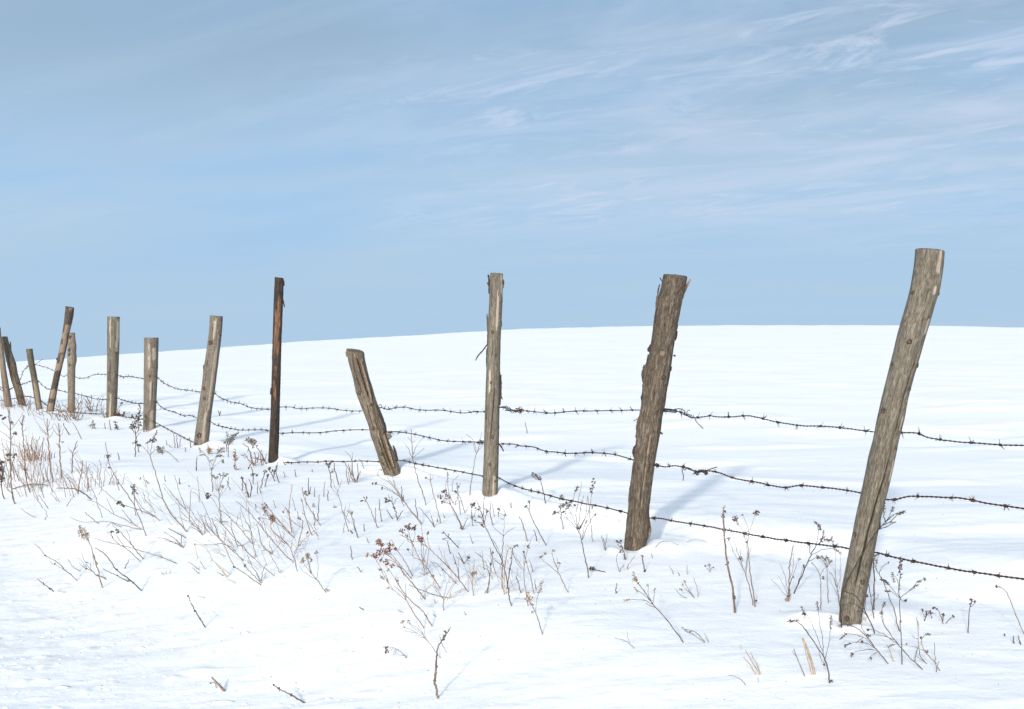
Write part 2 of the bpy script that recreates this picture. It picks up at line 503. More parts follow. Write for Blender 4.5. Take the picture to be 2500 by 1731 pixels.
# ------------------------------------------------------------------ mesh building
class MB:
    def __init__(self):
        self.v = []; self.f = []

    def tube(self, pts, rad, sides=5, cap=True):
        n = len(pts)
        base = len(self.v)
        pts = [Vector(p) for p in pts]
        t0 = (pts[1] - pts[0]).normalized()
        ref = Vector((0, 1, 0)) if abs(t0.y) < 0.8 else Vector((1, 0, 0))
        u = t0.cross(ref).normalized()
        for i in range(n):
            t = (pts[min(i + 1, n - 1)] - pts[max(i - 1, 0)])
            if t.length < 1e-9:
                t = t0
            t.normalize()
            u = (u - t * u.dot(t))
            if u.length < 1e-6:
                u = t.orthogonal()
            u.normalize()
            w = t.cross(u)
            r = rad[i]
            for k in range(sides):
                a = 6.2831853 * k / sides
                p = pts[i] + (u * math.cos(a) + w * math.sin(a)) * r
                self.v.append((p.x, p.y, p.z))
        for i in range(n - 1):
            for k in range(sides):
                k2 = (k + 1) % sides
                a = base + i * sides
                self.f.append((a + k, a + k2, a + sides + k2, a + sides + k))
        if cap:
            self.f.append(tuple(base + k for k in range(sides))[::-1])
            self.f.append(tuple(base + (n - 1) * sides + k for k in range(sides)))

    def bit(self, c, r, ax=None):
        """a small irregular seed or bud: squashed octahedron"""
        b = len(self.v)
        if ax is None:
            ax = Vector((random.gauss(0, 1), random.gauss(0, 1), random.gauss(0, 1)))
        ax = Vector(ax).normalized()
        u = ax.orthogonal().normalized(); w = ax.cross(u)
        j = lambda: random.uniform(0.65, 1.3)
        for p in (c + ax * r * 1.5 * j(), c - ax * r * 1.3 * j(), c + u * r * j(), c - u * r * j(), c + w * r * 0.8 * j(), c - w * r * 0.8 * j()):
            self.v.append((p.x, p.y, p.z))
        for f in ((0, 2, 4), (0, 4, 3), (0, 3, 5), (0, 5, 2), (1, 4, 2), (1, 3, 4), (1, 5, 3), (1, 2, 5)):
            self.f.append(tuple(b + i for i in f))

    def strip(self, pts, wid, thick, nrm):
        """a thin torn strip: box section swept along pts"""
        b = len(self.v); n = len(pts)
        for i in range(n):
            t = (pts[min(i + 1, n - 1)] - pts[max(i - 1, 0)]).normalized()
            s = t.cross(nrm).normalized()
            q = s.cross(t).normalized()
            for (sx, qx) in ((-1, -1), (1, -1), (1, 1), (-1, 1)):
                p = pts[i] + s * wid[i] * sx + q * thick * qx
                self.v.append((p.x, p.y, p.z))
        for i in range(n - 1):
            for k in range(4):
                k2 = (k + 1) % 4
                a = b + i * 4
                self.f.append((a + k, a + k2, a + 4 + k2, a + 4 + k))
        self.f.append((b + 3, b + 2, b + 1, b))
        a = b + (n - 1) * 4
        self.f.append((a, a + 1, a + 2, a + 3))

    def mesh(self, name, mat, smooth_=True):
        me = bpy.data.meshes.new(name)
        me.from_pydata(self.v, [], self.f)
        me.materials.append(mat)
        if smooth_:
            me.polygons.foreach_set('use_smooth', [True] * len(me.polygons))
        me.update()
        return me

    def build(self, name, mat, parent=None, loc=None, smooth_=True):
        """loc: object origin; vertices are given in world space"""
        o = bpy.data.objects.new(name, None)
        org = Vector(loc) if loc is not None else (parent.location.copy() if parent else Vector((0, 0, 0)))
        self.v = [(a - org.x, b - org.y, c - org.z) for a, b, c in self.v]
        bpy.data.objects.remove(o)
        o = bpy.data.objects.new(name, self.mesh(name, mat, smooth_))
        col.objects.link(o)
        if parent:
            o.parent = parent
        else:
            o.location = org
        return o


def tag(o, label=None, cat=None, group=None, kind=None):
    if label: o['label'] = label
    if cat: o['category'] = cat
    if group: o['group'] = group
    if kind: o['kind'] = kind
    return o


def empty(name, loc):
    o = bpy.data.objects.new(name, None)
    o.empty_display_size = 0.05
    o.location = loc
    col.objects.link(o)
    return o


def spline(pts, per=5):
    """Catmull-Rom through points (any tuple length)"""
    P = [np.array(p, float) for p in pts]
    if len(P) < 3:
        return [P[0] + (P[-1] - P[0]) * t for t in np.linspace(0, 1, per + 1)]
    Q = [2 * P[0] - P[1]] + P + [2 * P[-1] - P[-2]]
    out = []
    for i in range(len(P) - 1):
        p0, p1, p2, p3 = Q[i:i + 4]
        for k in range(per):
            t = k / per
            out.append(0.5 * ((2 * p1) + (-p0 + p2) * t + (2 * p0 - 5 * p1 + 4 * p2 - p3) * t * t + (-p0 + 3 * p1 - 3 * p2 + p3) * t ** 3))
    out.append(P[-1])
    return out

# ------------------------------------------------------------------ fence posts: outlines (y, left x, right x) in the photograph, stood where their feet meet the snow
POSTS = {}


def T(tile, x, y):
    ox, oy, s = TILES[tile]
    return ox + x * s, oy + y * s


TILES = {'A': (0, 950, .2506), 'B': (400, 1050, .2506), 'C': (850, 1100, .2506), 'D': (1250, 1100, .3133),
         'E': (0, 1300, .3037), 'F': (700, 1400, .3037), 'G': (1700, 1200, .3327), 'R': (1900, 1050, .3947),
         'N': (0, 700, .2193), 'P': (400, 650, .3446), 'Q': (800, 640, .376), 'U': (1450, 640, .2255),
         'V': (1450, 1000, .238), 'W': (2050, 580, .3133), 'X': (0, 0, 1.0)}


def pts_of(s):
    """'C715,720 600,570' -> pixels of the photograph"""
    tile = s[0]
    return [T(tile, *map(float, p.split(','))) for p in s[1:].split()]


POST_DATA = [
    # name key, material, outline, bare patches (y0,y1,f0,f1), cracks ([(px,py)...], width px, depth), knots [(px,py,r px)], label
    ('near', 'wood_grey',
     [(609, 2235, 2303, 616), (643, 2232.5, 2300.6), (661, 2230, 2299), (705, 2223, 2292.8), (737, 2215, 2281.8), (762, 2208, 2275), (815, 2192.5, 2260), (862, 2181.6, 2247), (925, 2166, 2229.5), (968, 2155, 2217), (1019, 2144, 2208), (1078, 2133, 2192.5), (1109, 2124, 2187), (1168, 2113, 2175), (1255, 2093.4, 2153.5), (1307, 2083.5, 2143), (1378, 2070, 2130), (1445, 2057, 2116), (1500, 2053, 2107), (1522, 2051, 2105)],
     [(610, 668, .30, .58), (612, 640, .88, .98), (778, 818, .52, .74), (1015, 1050, .58, .7), (908, 930, .8, .97), (1120, 1180, .66, .78), (700, 720, .3, .42)],
     [('W590,870 560,960 520,1080 480,1210 440,1370 390,1590', 4.5, .22), ('R705,0 680,130 640,280 600,400 570,500 540,610 520,700 490,800 470,900 445,1000 430,1060', 6, .26), ('R650,120 625,280', 1.5, .06), ('W660,370 610,560', 1.3, .05)],
     [('W550,438', 5), ('W757,425', 6), ('W660,625', 4), ('W508,815', 6), ('W590,985', 7), ('W525,1170', 5), ('W325,1350', 7), ('W398,995', 4), ('R715,105', 6), ('R470,648', 6), ('R506,930', 6), ('R415,1155', 6), ('R622,575', 7)],
     'nearest and tallest post, bent grey wood leaning right with a long crack'),
    ('shaggy', 'wood_shag',
     [(671, 1620, 1678, 677), (684, 1617, 1676), (701, 1613.5, 1672), (726, 1606, 1666.5), (760, 1600, 1660.8), (796, 1595.5, 1654), (843, 1588.5, 1646), (866, 1583.5, 1642), (901, 1573, 1636.5), (949, 1569, 1629), (998, 1565.5, 1622.5), (1005, 1562, 1618.6), (1048, 1556, 1614), (1086, 1551.5, 1607), (1129, 1546.5, 1600), (1171, 1541, 1594), (1219, 1535.3, 1588), (1252, 1532.5, 1585), (1286, 1529, 1586), (1319, 1526, 1581), (1347, 1524, 1571.5)],
     [(1050, 1110, .0, .08), (1140, 1200, .0, .1), (858, 868, -.2, .12), (1215, 1240, .06, .14), (1310, 1330, -.35, -.2)],
     [('U905,680 870,860 840,1020 800,1230 740,1590', 2.5, .10), ('V560,250 530,420 510,620 480,800 450,1000', 2.5, .09), ('V400,760 385,950 370,1150', 2, .08), ('V560,1080 545,1300 510,1420', 2.5, .1), ('U800,160 770,300 760,420', 1.6, .07), ('U760,620 700,900', 1.4, .05)],
     [('U930,285', 5), ('U735,1250', 6), ('V545,765', 5), ('V368,1322', 6), ('U845,880', 4)],
     'thick brown post with shaggy peeling bark, leaning right, second from the right'),
    ('straight', 'wood_grey',
     [(667.5, 1197, 1228, 669.5), (715, 1194.8, 1227.8), (753, 1193.5, 1226), (802, 1191, 1223.4), (851, 1189, 1222), (903, 1187, 1221), (978, 1184.6, 1219.8), (1035, 1183, 1218.8), (1091, 1181.6, 1218), (1159, 1179, 1216.6), (1213, 1176.7, 1214.5)],
     [(670, 720, .65, .95), (720, 800, .2, .5), (1160, 1213, .3, .7), (900, 960, -.6, -.3)],
     [('Q1088,760 1082,900 1070,1010 1060,1110 1055,1200', 2.8, .16), ('Q1052,1380 1048,1520', 2, .1), ('Q1090,1400 1085,1520', 2, .1), ('Q1070,120 1060,330', 1.6, .07), ('Q1075,480 1065,640', 1.6, .08)],
     [('Q1072,460', 4), ('Q1095,600', 4), ('Q1060,785', 3.5), ('Q1072,1135', 4), ('Q1055,1310', 3.5), ('Q1138,135', 4), ('Q1132,260', 3.5), ('Q1030,1012', 3), ('Q1117,1072', 3.5), ('Q1125,725', 3.5), ('Q1088,1420', 4)],
     'upright grey post with torn bark down its edges, third from the right'),
    ('split', 'wood_split',
     [(852, 845, 888, 862), (881, 850, 891.5), (903, 856, 896.5), (918, 860, 900), (945, 867, 908.5), (960, 869.6, 913), (990, 880.8, 922), (1020, 893, 931.6), (1046, 901, 941), (1065, 904.5, 944.5), (1084, 912.5, 952), (1100, 918, 960), (1121, 924, 968), (1140, 931, 974.5), (1162, 940, 980)],
     [(860, 960, -.35, -.1), (1000, 1150, .2, .55), (870, 960, .3, .5), (1090, 1150, -.1, .1)],
     [('Q160,600 175,690 200,770 225,850', 3.2, .22), ('Q190,580 215,680 245,780 270,860 285,910', 3.5, .25), ('Q215,600 245,720 290,850 310,930', 2.6, .2), ('Q345,1110 370,1190 400,1270 430,1350', 3.2, .24), ('Q330,1120 350,1200 385,1290 415,1370', 3, .22), ('Q390,1150 420,1250 450,1340', 2.8, .22), ('Q255,900 280,1000 300,1070', 2.2, .14), ('Q310,1000 335,1100', 2.2, .15), ('Q300,1180 335,1290 370,1370', 2.2, .14)],
     [('Q210,850', 5), ('Q290,925', 4), ('Q352,1245', 4.5), ('Q365,1300', 3.5), ('Q300,1075', 5)],
     'short split post tilted to the left with deep open cracks and a ragged top'),
    ('dark', 'wood_dark',
     [(677.5, 671.6, 693, 680), (719, 669.5, 691.7), (771, 667.5, 689.5), (840, 665.3, 686.7), (908, 663.5, 685.3), (977, 661.5, 683.3), (1029, 659.3, 681.9), (1081, 656.5, 679.8), (1105, 655, 678.5), (1134, 653.3, 677)],
     [(728, 800, .0, .7), (760, 862, -.6, .35), (835, 866, .25, .65), (893, 918, -.2, .35), (925, 975, -.4, .15)],
     [('P790,340 785,520', 1.6, .1), ('P800,700 790,900', 2, .12), ('P810,800 808,830', 3, .1)],
     [('P795,960', 3), ('P815,780', 3)],
     'slim upright dark post still in its bark, bare orange wood showing in the middle'),
    ('sideknob', 'wood_pale',
     [(770.5, 513, 544, 773), (790, 512, 543), (805, 511, 542), (815, 510.3, 541), (843, 506.2, 537.8), (877, 501.5, 533.7), (889, 499, 532), (898, 496.3, 531), (914, 495.6, 529), (926, 495, 527.5), (950, 491.3, 524), (984, 486.3, 519), (1022, 481, 514), (1060, 475.8, 510.8), (1092, 471.3, 506.8)],
     [(780, 830, -.1, .3), (830, 1000, .5, .8), (1000, 1080, .3, .6)],
     [('P365,400 350,560', 1.6, .1), ('P330,600 300,850', 1.4, .07), ('P345,950 330,1150', 1.6, .08)],
     [('P340,545', 5), ('P293,868', 4.5), ('P300,937', 3.5), ('P262,1200', 6), ('P236,1262', 4), ('P285,715', 5), ('P418,382', 3.5), ('P405,490', 3)],
     'pale smooth post leaning right with a round knot low down, beside the dark post'),
    ('stout', 'wood_pale',
     [(825, 352.6, 386.6, 825), (860, 352.4, 385.8), (897, 352, 384.9), (963, 351, 381.6), (1000, 350.2, 380), (1053, 349, 378)],
     [(840, 900, -.1, .15), (930, 980, .2, .45), (850, 880, .5, .8), (1000, 1050, .3, .8)],
     [('N1690,620 1680,800', 1.4, .08), ('N1650,900 1645,1200', 1.4, .08), ('N1720,1000 1700,1400', 1.2, .06)],
     [('N1690,1000', 3), ('N1640,1440', 4)],
     'stout flat-topped post, shorter than the straight round post to its left'),
    ('round', 'wood_grey',
     [(773.5, 263, 292.3, 774), (810, 262.6, 291.6), (853, 262.2, 290.6), (875, 262, 289.6), (919, 261.4, 287.3), (941, 261, 286.6), (985, 259.9, 284.6), (1023, 258.8, 281.8)],
     [(780, 860, .75, .98), (770, 850, -.3, -.05), (960, 1020, -.1, .2)],
     [('N1245,700 1240,1100', 1.4, .08), ('N1220,900 1235,1300', 1.2, .07)],
     [('N1222,958', 3), ('N1310,740', 2.5)],
     'straight round-sided grey post, the tallest upright one at the left end'),
    ('knobbly', 'wood_tan',
     [(813.5, 170, 183, 814), (832, 167, 183.6), (845, 166, 187.2), (852, 165.6, 186), (860, 165.3, 184.4), (872, 165, 186.6), (880, 164.9, 187.5), (891, 164.9, 183.6), (908, 164.9, 182.8), (963, 165.4, 182.2), (1011, 164.9, 182.4)],
     [(985, 1010, -.9, .9)], [('N795,600 790,800', 1.2, .1)],
     [('N783,710', 3.5), ('N795,560', 3.5), ('N790,870', 3), ('N785,760', 3)],
     'short knobbly pale post standing against the patchy-barked leaning post'),
    ('patchy', 'wood_patch',
     [(748, 161, 181, 751.5), (770, 159, 179.4), (794, 156, 174.3), (814, 152.5, 168.9), (845, 147, 163.4), (873, 141, 156.8), (897, 135.5, 151), (924, 129.5, 144.7), (952, 123, 139), (981, 117, 133.8), (1008, 112.2, 129.4)],
     [(793, 812, -.3, .95), (812, 828, -.75, .8), (828, 840, .0, .9), (840, 862, -.8, .9), (864, 888, .15, .9), (886, 905, -.8, .9), (950, 972, -.5, .9), (985, 1008, -.6, .9), (749, 756, .2, .9)],
     [], [('N605,1080', 3), ('N640,960', 2.5)],
     'leaning post with patches of dark bark over bare tan wood, at the left end'),
    ('mossy', 'wood_moss',
     [(852.5, 63.6, 79, 851.8), (889, 69.3, 84.2), (919, 75.7, 90), (963, 82, 97), (990, 86.5, 101), (1002, 88.8, 102.6)],
     [(930, 1000, -.3, .9)], [('N350,900 400,1200', 1.2, .1)], [],
     'short thin greenish post with wire wound round it near the top'),
    ('forked', 'wood_split',
     [(822.5, 2.6, 17.5, 822), (853, 9.9, 26.4), (873, 14.5, 33), (889, 18.2, 38.8), (910, 23, 41.5), (924, 25.9, 46), (943, 33, 51.5), (972, 40.6, 58.5), (994, 46, 63.8)],
     [(830, 990, .3, .6), (960, 994, -.8, .8)], [('N60,620 120,850 170,1050', 1.6, .18), ('N170,1080 220,1280', 1.4, .14)], [('N175,862', 3)],
     'left-leaning post with a splinter at its shoulder, beside the leftmost post'),
    ('leftmost', 'wood_tan',
     [(800, -12, 1, 800), (823, -8, 3), (858, -4, 9), (902, 1, 14.3), (937, 4.4, 19.7), (967, 7.7, 25), (997, 12, 29)],
     [(900, 990, -.4, .3)], [('N20,900 60,1200', 1.3, .1)], [],
     'leftmost post, tan and tilted, cut by the edge of the photo'),
]

# bark strips, splinters: post key -> (name, material, polyline, width px, front offset as a share of the radius)
BITS = {
    'near': [('splinter', 'splinter', 'W803,150 814,162', 4, 0.0), ('splinter', 'bark', 'W318,1355 302,1380', 3, 0.2)],
    'shaggy': [('splinter', 'splinter', 'U955,400 985,300 1010,250 1046,185', 6, .1), ('splinter', 'bark', 'U945,360 975,300 1000,250', 9, .25),
               ('splinter', 'bark_dk', 'U690,360 697,300 713,238', 3, .1), ('splinter', 'bark_dk', 'U735,205 724,185 713,167', 2.5, .1),
               ('bark_strip', 'bark', 'U690,360 683,410 675,500', 6, .15), ('bark_strip', 'bark', 'U660,585 655,660 645,720', 5, .15),
               ('bark_strip', 'bark_dk', 'U630,890 605,925 590,970', 8, .2), ('bark_strip', 'bark_dk', 'U588,1000 580,1060 570,1110', 4, .05),
               ('bark_strip', 'bark', 'U580,1100 548,1150 534,1210 532,1300', 9, .25), ('splinter', 'bark_dk', 'U540,1160 541,1130 539,1110', 3, .1),
               ('bark_strip', 'bark_dk', 'U550,1300 538,1330 532,1358', 6, .2), ('bark_strip', 'bark_dk', 'U530,1420 522,1450 517,1500', 6, .15),
               ('splinter', 'bark_dk', 'U860,1005 885,1020', 4, .1), ('splinter', 'bark_dk', 'U830,1180 838,1130', 4, .1),
               ('bark_strip', 'bark_dk', 'U905,680 890,730 893,790 875,850', 6, .1),
               ('bark_strip', 'bark', 'V460,75 447,150 440,230 432,290', 5, .15), ('splinter', 'bark_dk', 'V445,95 405,118', 2.2, .1),
               ('bark_strip', 'bark_dk', 'V430,365 415,400 408,450 418,490', 7, .15), ('splinter', 'bark', 'V672,228 706,252', 5, .1),
               ('bark_strip', 'bark', 'V385,720 375,800 365,880 355,950', 5, .2), ('bark_strip', 'splinter', 'V570,1180 572,1230 565,1290 545,1340', 8, .2),
               ('bark_strip', 'bark', 'V560,1080 570,1170 572,1230', 5, .25)],
    'straight': [('bark_strip', 'bark_dk', 'Q1042,80 1047,110 1049,160 1047,205', 4.5, .1), ('splinter', 'bark_dk', 'Q1045,155 1034,130', 2, .1),
                 ('bark_strip', 'bark', 'Q1034,335 1038,400 1041,460 1036,530', 4, .1), ('splinter', 'bark_dk', 'Q1042,525 1010,570 975,610 960,640', 3, .2),
                 ('bark_strip', 'bark_dk', 'Q1124,730 1124,800 1122,870 1118,930', 5, .1), ('splinter', 'bark_dk', 'Q1122,860 1136,895', 2.2, .1),
                 ('bark_strip', 'bark', 'Q1126,380 1128,420', 4, .1), ('splinter', 'bark_dk', 'Q1110,1180 1128,1200 1143,1230', 3.5, .0),
                 ('bark_strip', 'bark_dk', 'Q1033,560 1034,610 1032,680', 4, .15), ('bark_strip', 'bark', 'Q1136,110 1140,135 1136,170', 5, .1)],
    'split': [('bark_strip', 'bark_dk', 'Q328,940 350,1000 372,1060 382,1105', 5, -.1), ('bark_strip', 'bark_dk', 'Q425,1190 442,1240 456,1290', 5, -.1),
              ('splinter', 'splinter', 'Q122,580 125,600 128,615', 6, .2), ('bark_strip', 'splinter', 'Q215,640 250,760 285,890', 5, .97), ('bark_strip', 'splinter', 'Q365,1120 395,1220 430,1330', 6, .97)],
    'dark': [('bark_strip', 'bark_dk', 'P845,235 849,262 855,292', 3.2, .1), ('bark_strip', 'bark_dk', 'P850,100 852,140', 3, .1), ('bark_strip', 'bark_dk', 'P760,860 756,910', 3, .1)],
    'forked': [('splinter', 'bark_dk', 'N128,770 120,690 117,640 117,610', 3, .1)],
    'patchy': [('bark_strip', 'bark_dk', 'N712,470 705,500', 3, .1), ('bark_strip', 'bark_dk', 'N635,790 632,820', 3, .1)],
    'sideknob': [('bark_strip', 'bark', 'P322,1000 325,1030', 3, .1)],
}

for row in POST_DATA:
    key, matn, outl = row[0], row[1], row[2]
    o = [(r[0], r[1], r[2]) for r in outl]
    base = o[-1]
    d = hit((base[1] + base[2]) / 2, base[0] - 3)
    if key == 'patchy':
        d = max(d, POSTS['knobbly']['d'] + 0.16)
    top_r = outl[0][3]
    POSTS[key] = dict(d=d, o=np.array(o), tilt=(top_r - o[0][0]), r=(base[2] - base[1]) / 2 * d / F)


def post_at(key, y):
    p = POSTS[key]; o = p['o']
    xl = np.interp(y, o[:, 0], o[:, 1]); xr = np.interp(y, o[:, 0], o[:, 2])
    return (xl + xr) / 2, (xr - xl) / 2


# low heaps of snow blown against the feet of the posts
for key, dx, dy, mr, mh in (('near', -.16, .05, .10, .035), ('near', .2, .12, .16, .03), ('shaggy', .17, .06, .15, .05), ('shaggy', -.2, .1, .2, .02),
                            ('straight', -.1, .06, .13, .03), ('straight', .1, .08, .12, .02), ('split', .08, .1, .16, .035), ('dark', .1, .05, .13, .05),
                            ('sideknob', .12, .03, .14, .06), ('stout', .1, .1, .2, .03), ('round', .1, .1, .2, .03)):
    p = POSTS[key]
    c = at(post_at(key, p['o'][-1, 0])[0], p['o'][-1, 0], p['d'])
    MOUNDS.append((c.x + dx, c.y + dy, mr, mh))

for key, p in POSTS.items():
    c = at(post_at(key, p['o'][-1, 0])[0], p['o'][-1, 0], p['d'])
    COLLARS.append((c.x, c.y, p['r'] * 2.1, 0.012 if p['d'] < 8 else 0.016))

# ------------------------------------------------------------------ the ground sheet
def build_ground():
    nu, nv = 800, 900
    q = np.linspace(-1, 1, nu)
    u = 0.62 * q + 0.55 * q ** 3 + 0.5 * q ** 9
    ys = np.concatenate([np.linspace(-8, 2.4, 40, endpoint=False), np.geomspace(2.4, 20, 620, endpoint=False), np.geomspace(20, 100, 420, endpoint=False), np.geomspace(100, 420, 40)])
    nv = len(ys)
    Y = np.repeat(ys[:, None], nu, 1)
    X = u[None, :] * (np.maximum(Y, 0) * 0.80 + 2.4 + 0.35 * np.maximum(-Y, 0) + 0.0 * Y)
    Z = ground_z(X, Y)
    co = np.stack([X, Y, Z], -1).reshape(-1, 3)
    idx = np.arange(nu * nv).reshape(nv, nu)
    fc = np.stack([idx[:-1, :-1], idx[:-1, 1:], idx[1:, 1:], idx[1:, :-1]], -1).reshape(-1, 4)
    me = bpy.data.meshes.new('ground')
    me.vertices.add(len(co)); me.vertices.foreach_set('co', co.ravel())
    me.loops.add(fc.size); me.loops.foreach_set('vertex_index', fc.ravel().astype(np.int32))
    me.polygons.add(len(fc)); me.polygons.foreach_set('loop_start', np.arange(0, fc.size, 4, dtype=np.int32))
    me.polygons.foreach_set('loop_total', np.full(len(fc), 4, np.int32))
    me.polygons.foreach_set('use_smooth', np.ones(len(fc), bool))
    me.update(calc_edges=True)
    s = X * FNX + Y * FNY - FN0
    dust = smooth(1.2, 2.6, s + 0.8 * fbm(X * .8, Y * .8, 201, 2)) * smooth(3.6, 5.0, Y) * 0.55
    a = me.attributes.new('dust', 'FLOAT', 'POINT')
    a.data.foreach_set('value', dust.ravel().astype(np.float32))
    a = me.attributes.new('crisp', 'FLOAT', 'POINT')
    a.data.foreach_set('value', (1 - smooth(5, 13, Y)).ravel().astype(np.float32))
    me.materials.append(MAT['snow'])
    o = bpy.data.objects.new('ground', me)
    col.objects.link(o)
    tag(o, kind='structure')


build_ground()


# ------------------------------------------------------------------ posts
def build_post(row, idx):
    key, matn, outl, bares, cracks, knots, label = row
    P = POSTS[key]; d = P['d']; o = P['o']
    y0, y1 = o[0, 0], o[-1, 0]
    px_r = (o[-1, 2] - o[-1, 1]) / 2
    big = px_r > 18
    nA = 132 if big else (72 if px_r > 13 else 40)
    nS = 330 if key in ('near', 'shaggy') else (220 if big else 120)
    ext = 0.35 * F / d                                   # foot carried on below the snow
    ys = np.concatenate([np.linspace(y0, y1, nS), np.linspace(y1, y1 + ext, 8)[1:]])
    # smooth outline
    xl = np.interp(ys, o[:, 0], o[:, 1]); xr = np.interp(ys, o[:, 0], o[:, 2])
    k = 7
    def sm(v):
        return np.convolve(np.pad(v, k, mode='edge'), np.ones(2 * k + 1) / (2 * k + 1), mode='valid') * .75 + v * .25
    slope = ((o[-1, 1] + o[-1, 2]) - (o[-4, 1] + o[-4, 2])) / 2 / (o[-1, 0] - o[-4, 0])
    below = np.maximum(ys - y1, 0)
    xc = sm((xl + xr) / 2) + below * slope
    hw = sm((xr - xl) / 2)
    phi = np.linspace(0, 2 * np.pi, nA, endpoint=False) - np.pi        # 0 faces the camera
    base = at(xc[nS - 1], y1, d)
    a0 = (xc - PX0) / F * d
    zz = np.array([at(0, y, d).z for y in ys])
    S = zz[0] - zz
    R = hw * d / F
    PH = np.repeat(phi[None, :], len(ys), 0); SS = np.repeat(S[:, None], nA, 1); RR = np.repeat(R[:, None], nA, 1)
    FF = np.sin(PH); front = np.cos(PH) > -0.2
    YP = np.repeat(ys[:, None], nA, 1)
    so = idx * 13.7
    cxn, cyn = np.cos(PH), np.sin(PH)
    rough = {'wood_shag': .075, 'wood_dark': .085, 'wood_patch': .05, 'wood_split': .07, 'wood_grey': .03, 'wood_pale': .035, 'wood_tan': .05, 'wood_moss': .03}[matn]
    # lengthwise grain relief, seamless round the post
    def ring(kx, ks, seed):
        return fbm(cxn * kx + so, SS * ks + cyn * kx * 0.0 + 5, seed, 2) * 0.5 + fbm(cyn * kx + so + 40, SS * ks + 9, seed + 3, 2) * 0.5
    g = ring(6, 5, 300 + idx) * 1.0 + ring(14, 9, 330 + idx) * 0.7
    disp = rough * g + 0.035 * ring(1.4, 2.5, 360 + idx)
    bare = np.zeros_like(PH)
    nz = fbm(PH * 3.2 + so, SS * 11, 400 + idx, 3)
    nz2 = fbm(PH * 7.0 + so, SS * 3.0, 420 + idx, 2)
    for (b0, b1, f0, f1) in bares:
        w = max((b1 - b0) * .12, 2.0)
        e = np.minimum(smooth(b0 - w, b0 + w, YP + nz * w * 2.2), 1 - smooth(b1 - w, b1 + w, YP + nz * w * 2.2))
        fw = .07
        nk = .38 if matn == 'wood_dark' else .13
        e = e * smooth(f0 - fw, f0 + fw, FF + nz2 * nk) * (1 - smooth(f1 - fw, f1 + fw, FF + nz2 * nk)) * front
        bare = np.maximum(bare, e)
    bare = smooth(.35, .65, bare)
    if matn == 'wood_dark':
        bare = bare * (.35 + .65 * smooth(-.25, .2, fbm(PH * 6 + so, SS * 9, 433, 2)))
    if matn in ('wood_dark', 'wood_patch'):
        disp -= bare * .09                                   # the bark is a raised skin
        disp += (1 - bare) * 0.05 * fbm(PH * 5 + so, SS * 45, 440 + idx, 2)
    elif matn == 'wood_shag':
        disp -= bare * .03
        disp += 0.03 * fbm(PH * 9 + so, SS * 14, 450 + idx, 2)
    crk = np.zeros_like(PH)
    for (line, w, dep) in cracks:
        q = np.array(pts_of(line)); q = q[np.argsort(q[:, 1])]
        fx = np.interp(ys, q[:, 1], q[:, 0])
        f = np.clip((fx - xc) / hw, -.95, .95)
        pc = np.arcsin(f)
        span = (ys > q[0, 1]) & (ys < q[-1, 1])
        tap = np.interp(ys, [q[0, 1], q[0, 1] + .2 * (q[-1, 1] - q[0, 1]), q[-1, 1] - .2 * (q[-1, 1] - q[0, 1]), q[-1, 1]], [.15, 1, 1, .15]) * span
        wob = 0.02 * fbm(S * 18, S * 0 + so, 470 + idx, 2)
        hwid = np.maximum(w / 2 / hw, 2.2 / nA * 1.4)
        dd = np.abs(PH - (pc + wob)[:, None]) / hwid[:, None]
        c = np.exp(-dd ** 2 * 1.2) * tap[:, None]
        disp -= c * dep
        crk = np.maximum(crk, smooth(.35, .85, c))
    rad = RR * (1 + disp)
    X = a0[:, None] + rad * np.sin(PH)
    Yc = d - rad * np.cos(PH)
    Z = np.repeat(zz[:, None], nA, 1).copy()
    # saw-cut head: tilted as in the photograph, slightly ragged
    tl = P['tilt'] * d / F
    wgt = np.exp(-SS / (R[0] * .8))
    rag = {'wood_split': .10, 'wood_shag': .05, 'wood_tan': .07}.get(matn, .025) * R[0]
    Z -= wgt * tl * (FF + 1) / 2
    Z += np.exp(-SS / (R[0] * .25)) * rag * (fbm(PH * 2.3 + so, PH * 0, 480 + idx, 3))
    if key in ('split', 'knobbly'):
        Z += np.exp(-SS / (R[0] * .9)) * .35 * R[0] * np.cos(PH * 1.0 + .3) * -.5
    co = np.stack([X, Yc, Z], -1)
    n = len(ys)
    verts = co.reshape(-1, 3)
    idxm = np.arange(n * nA).reshape(n, nA)
    nxt = np.roll(idxm, -1, 1)
    faces = np.stack([idxm[1:, :], nxt[1:, :], nxt[:-1, :], idxm[:-1, :]], -1).reshape(-1, 4)
    # cap: two inner rings and a centre
    ctr = verts[:nA].mean(0)
    pc_top = [(math.cos(p) * .5, math.sin(p) * .5, 0) for p in phi]
    rings = []
    for s in (.93, .6, .3):
        q = ctr + (verts[:nA] - ctr) * s
        q[:, 2] += (0.004 if s > .9 else (random.random() - .5) * .006 * R[0] / .07) + rag * .25 * np.array([random.uniform(-1, 1) for _ in range(nA)])
        rings.append(q)
    vv = np.concatenate([verts] + rings + [ctr[None]])
    F4 = [tuple(f) for f in faces]
    prev = list(range(nA))
    for r in range(3):
        cur = [n * nA + r * nA + i for i in range(nA)]
        for i in range(nA):
            j = (i + 1) % nA
            F4.append((prev[i], prev[j], cur[j], cur[i]))
        prev = cur
    last = len(vv) - 1
    for i in range(nA):
        F4.append((prev[i], prev[(i + 1) % nA], last))
    me = bpy.data.meshes.new('fence_post')
    org = np.array(base)
    me.from_pydata((vv - org).tolist(), [], F4)
    me.polygons.foreach_set('use_smooth', [True] * len(me.polygons))
    r0 = P['r']
    pcv = np.stack([np.cos(PH) * r0 + so, np.sin(PH) * r0, SS], -1).reshape(-1, 3)
    capn = len(vv) - n * nA
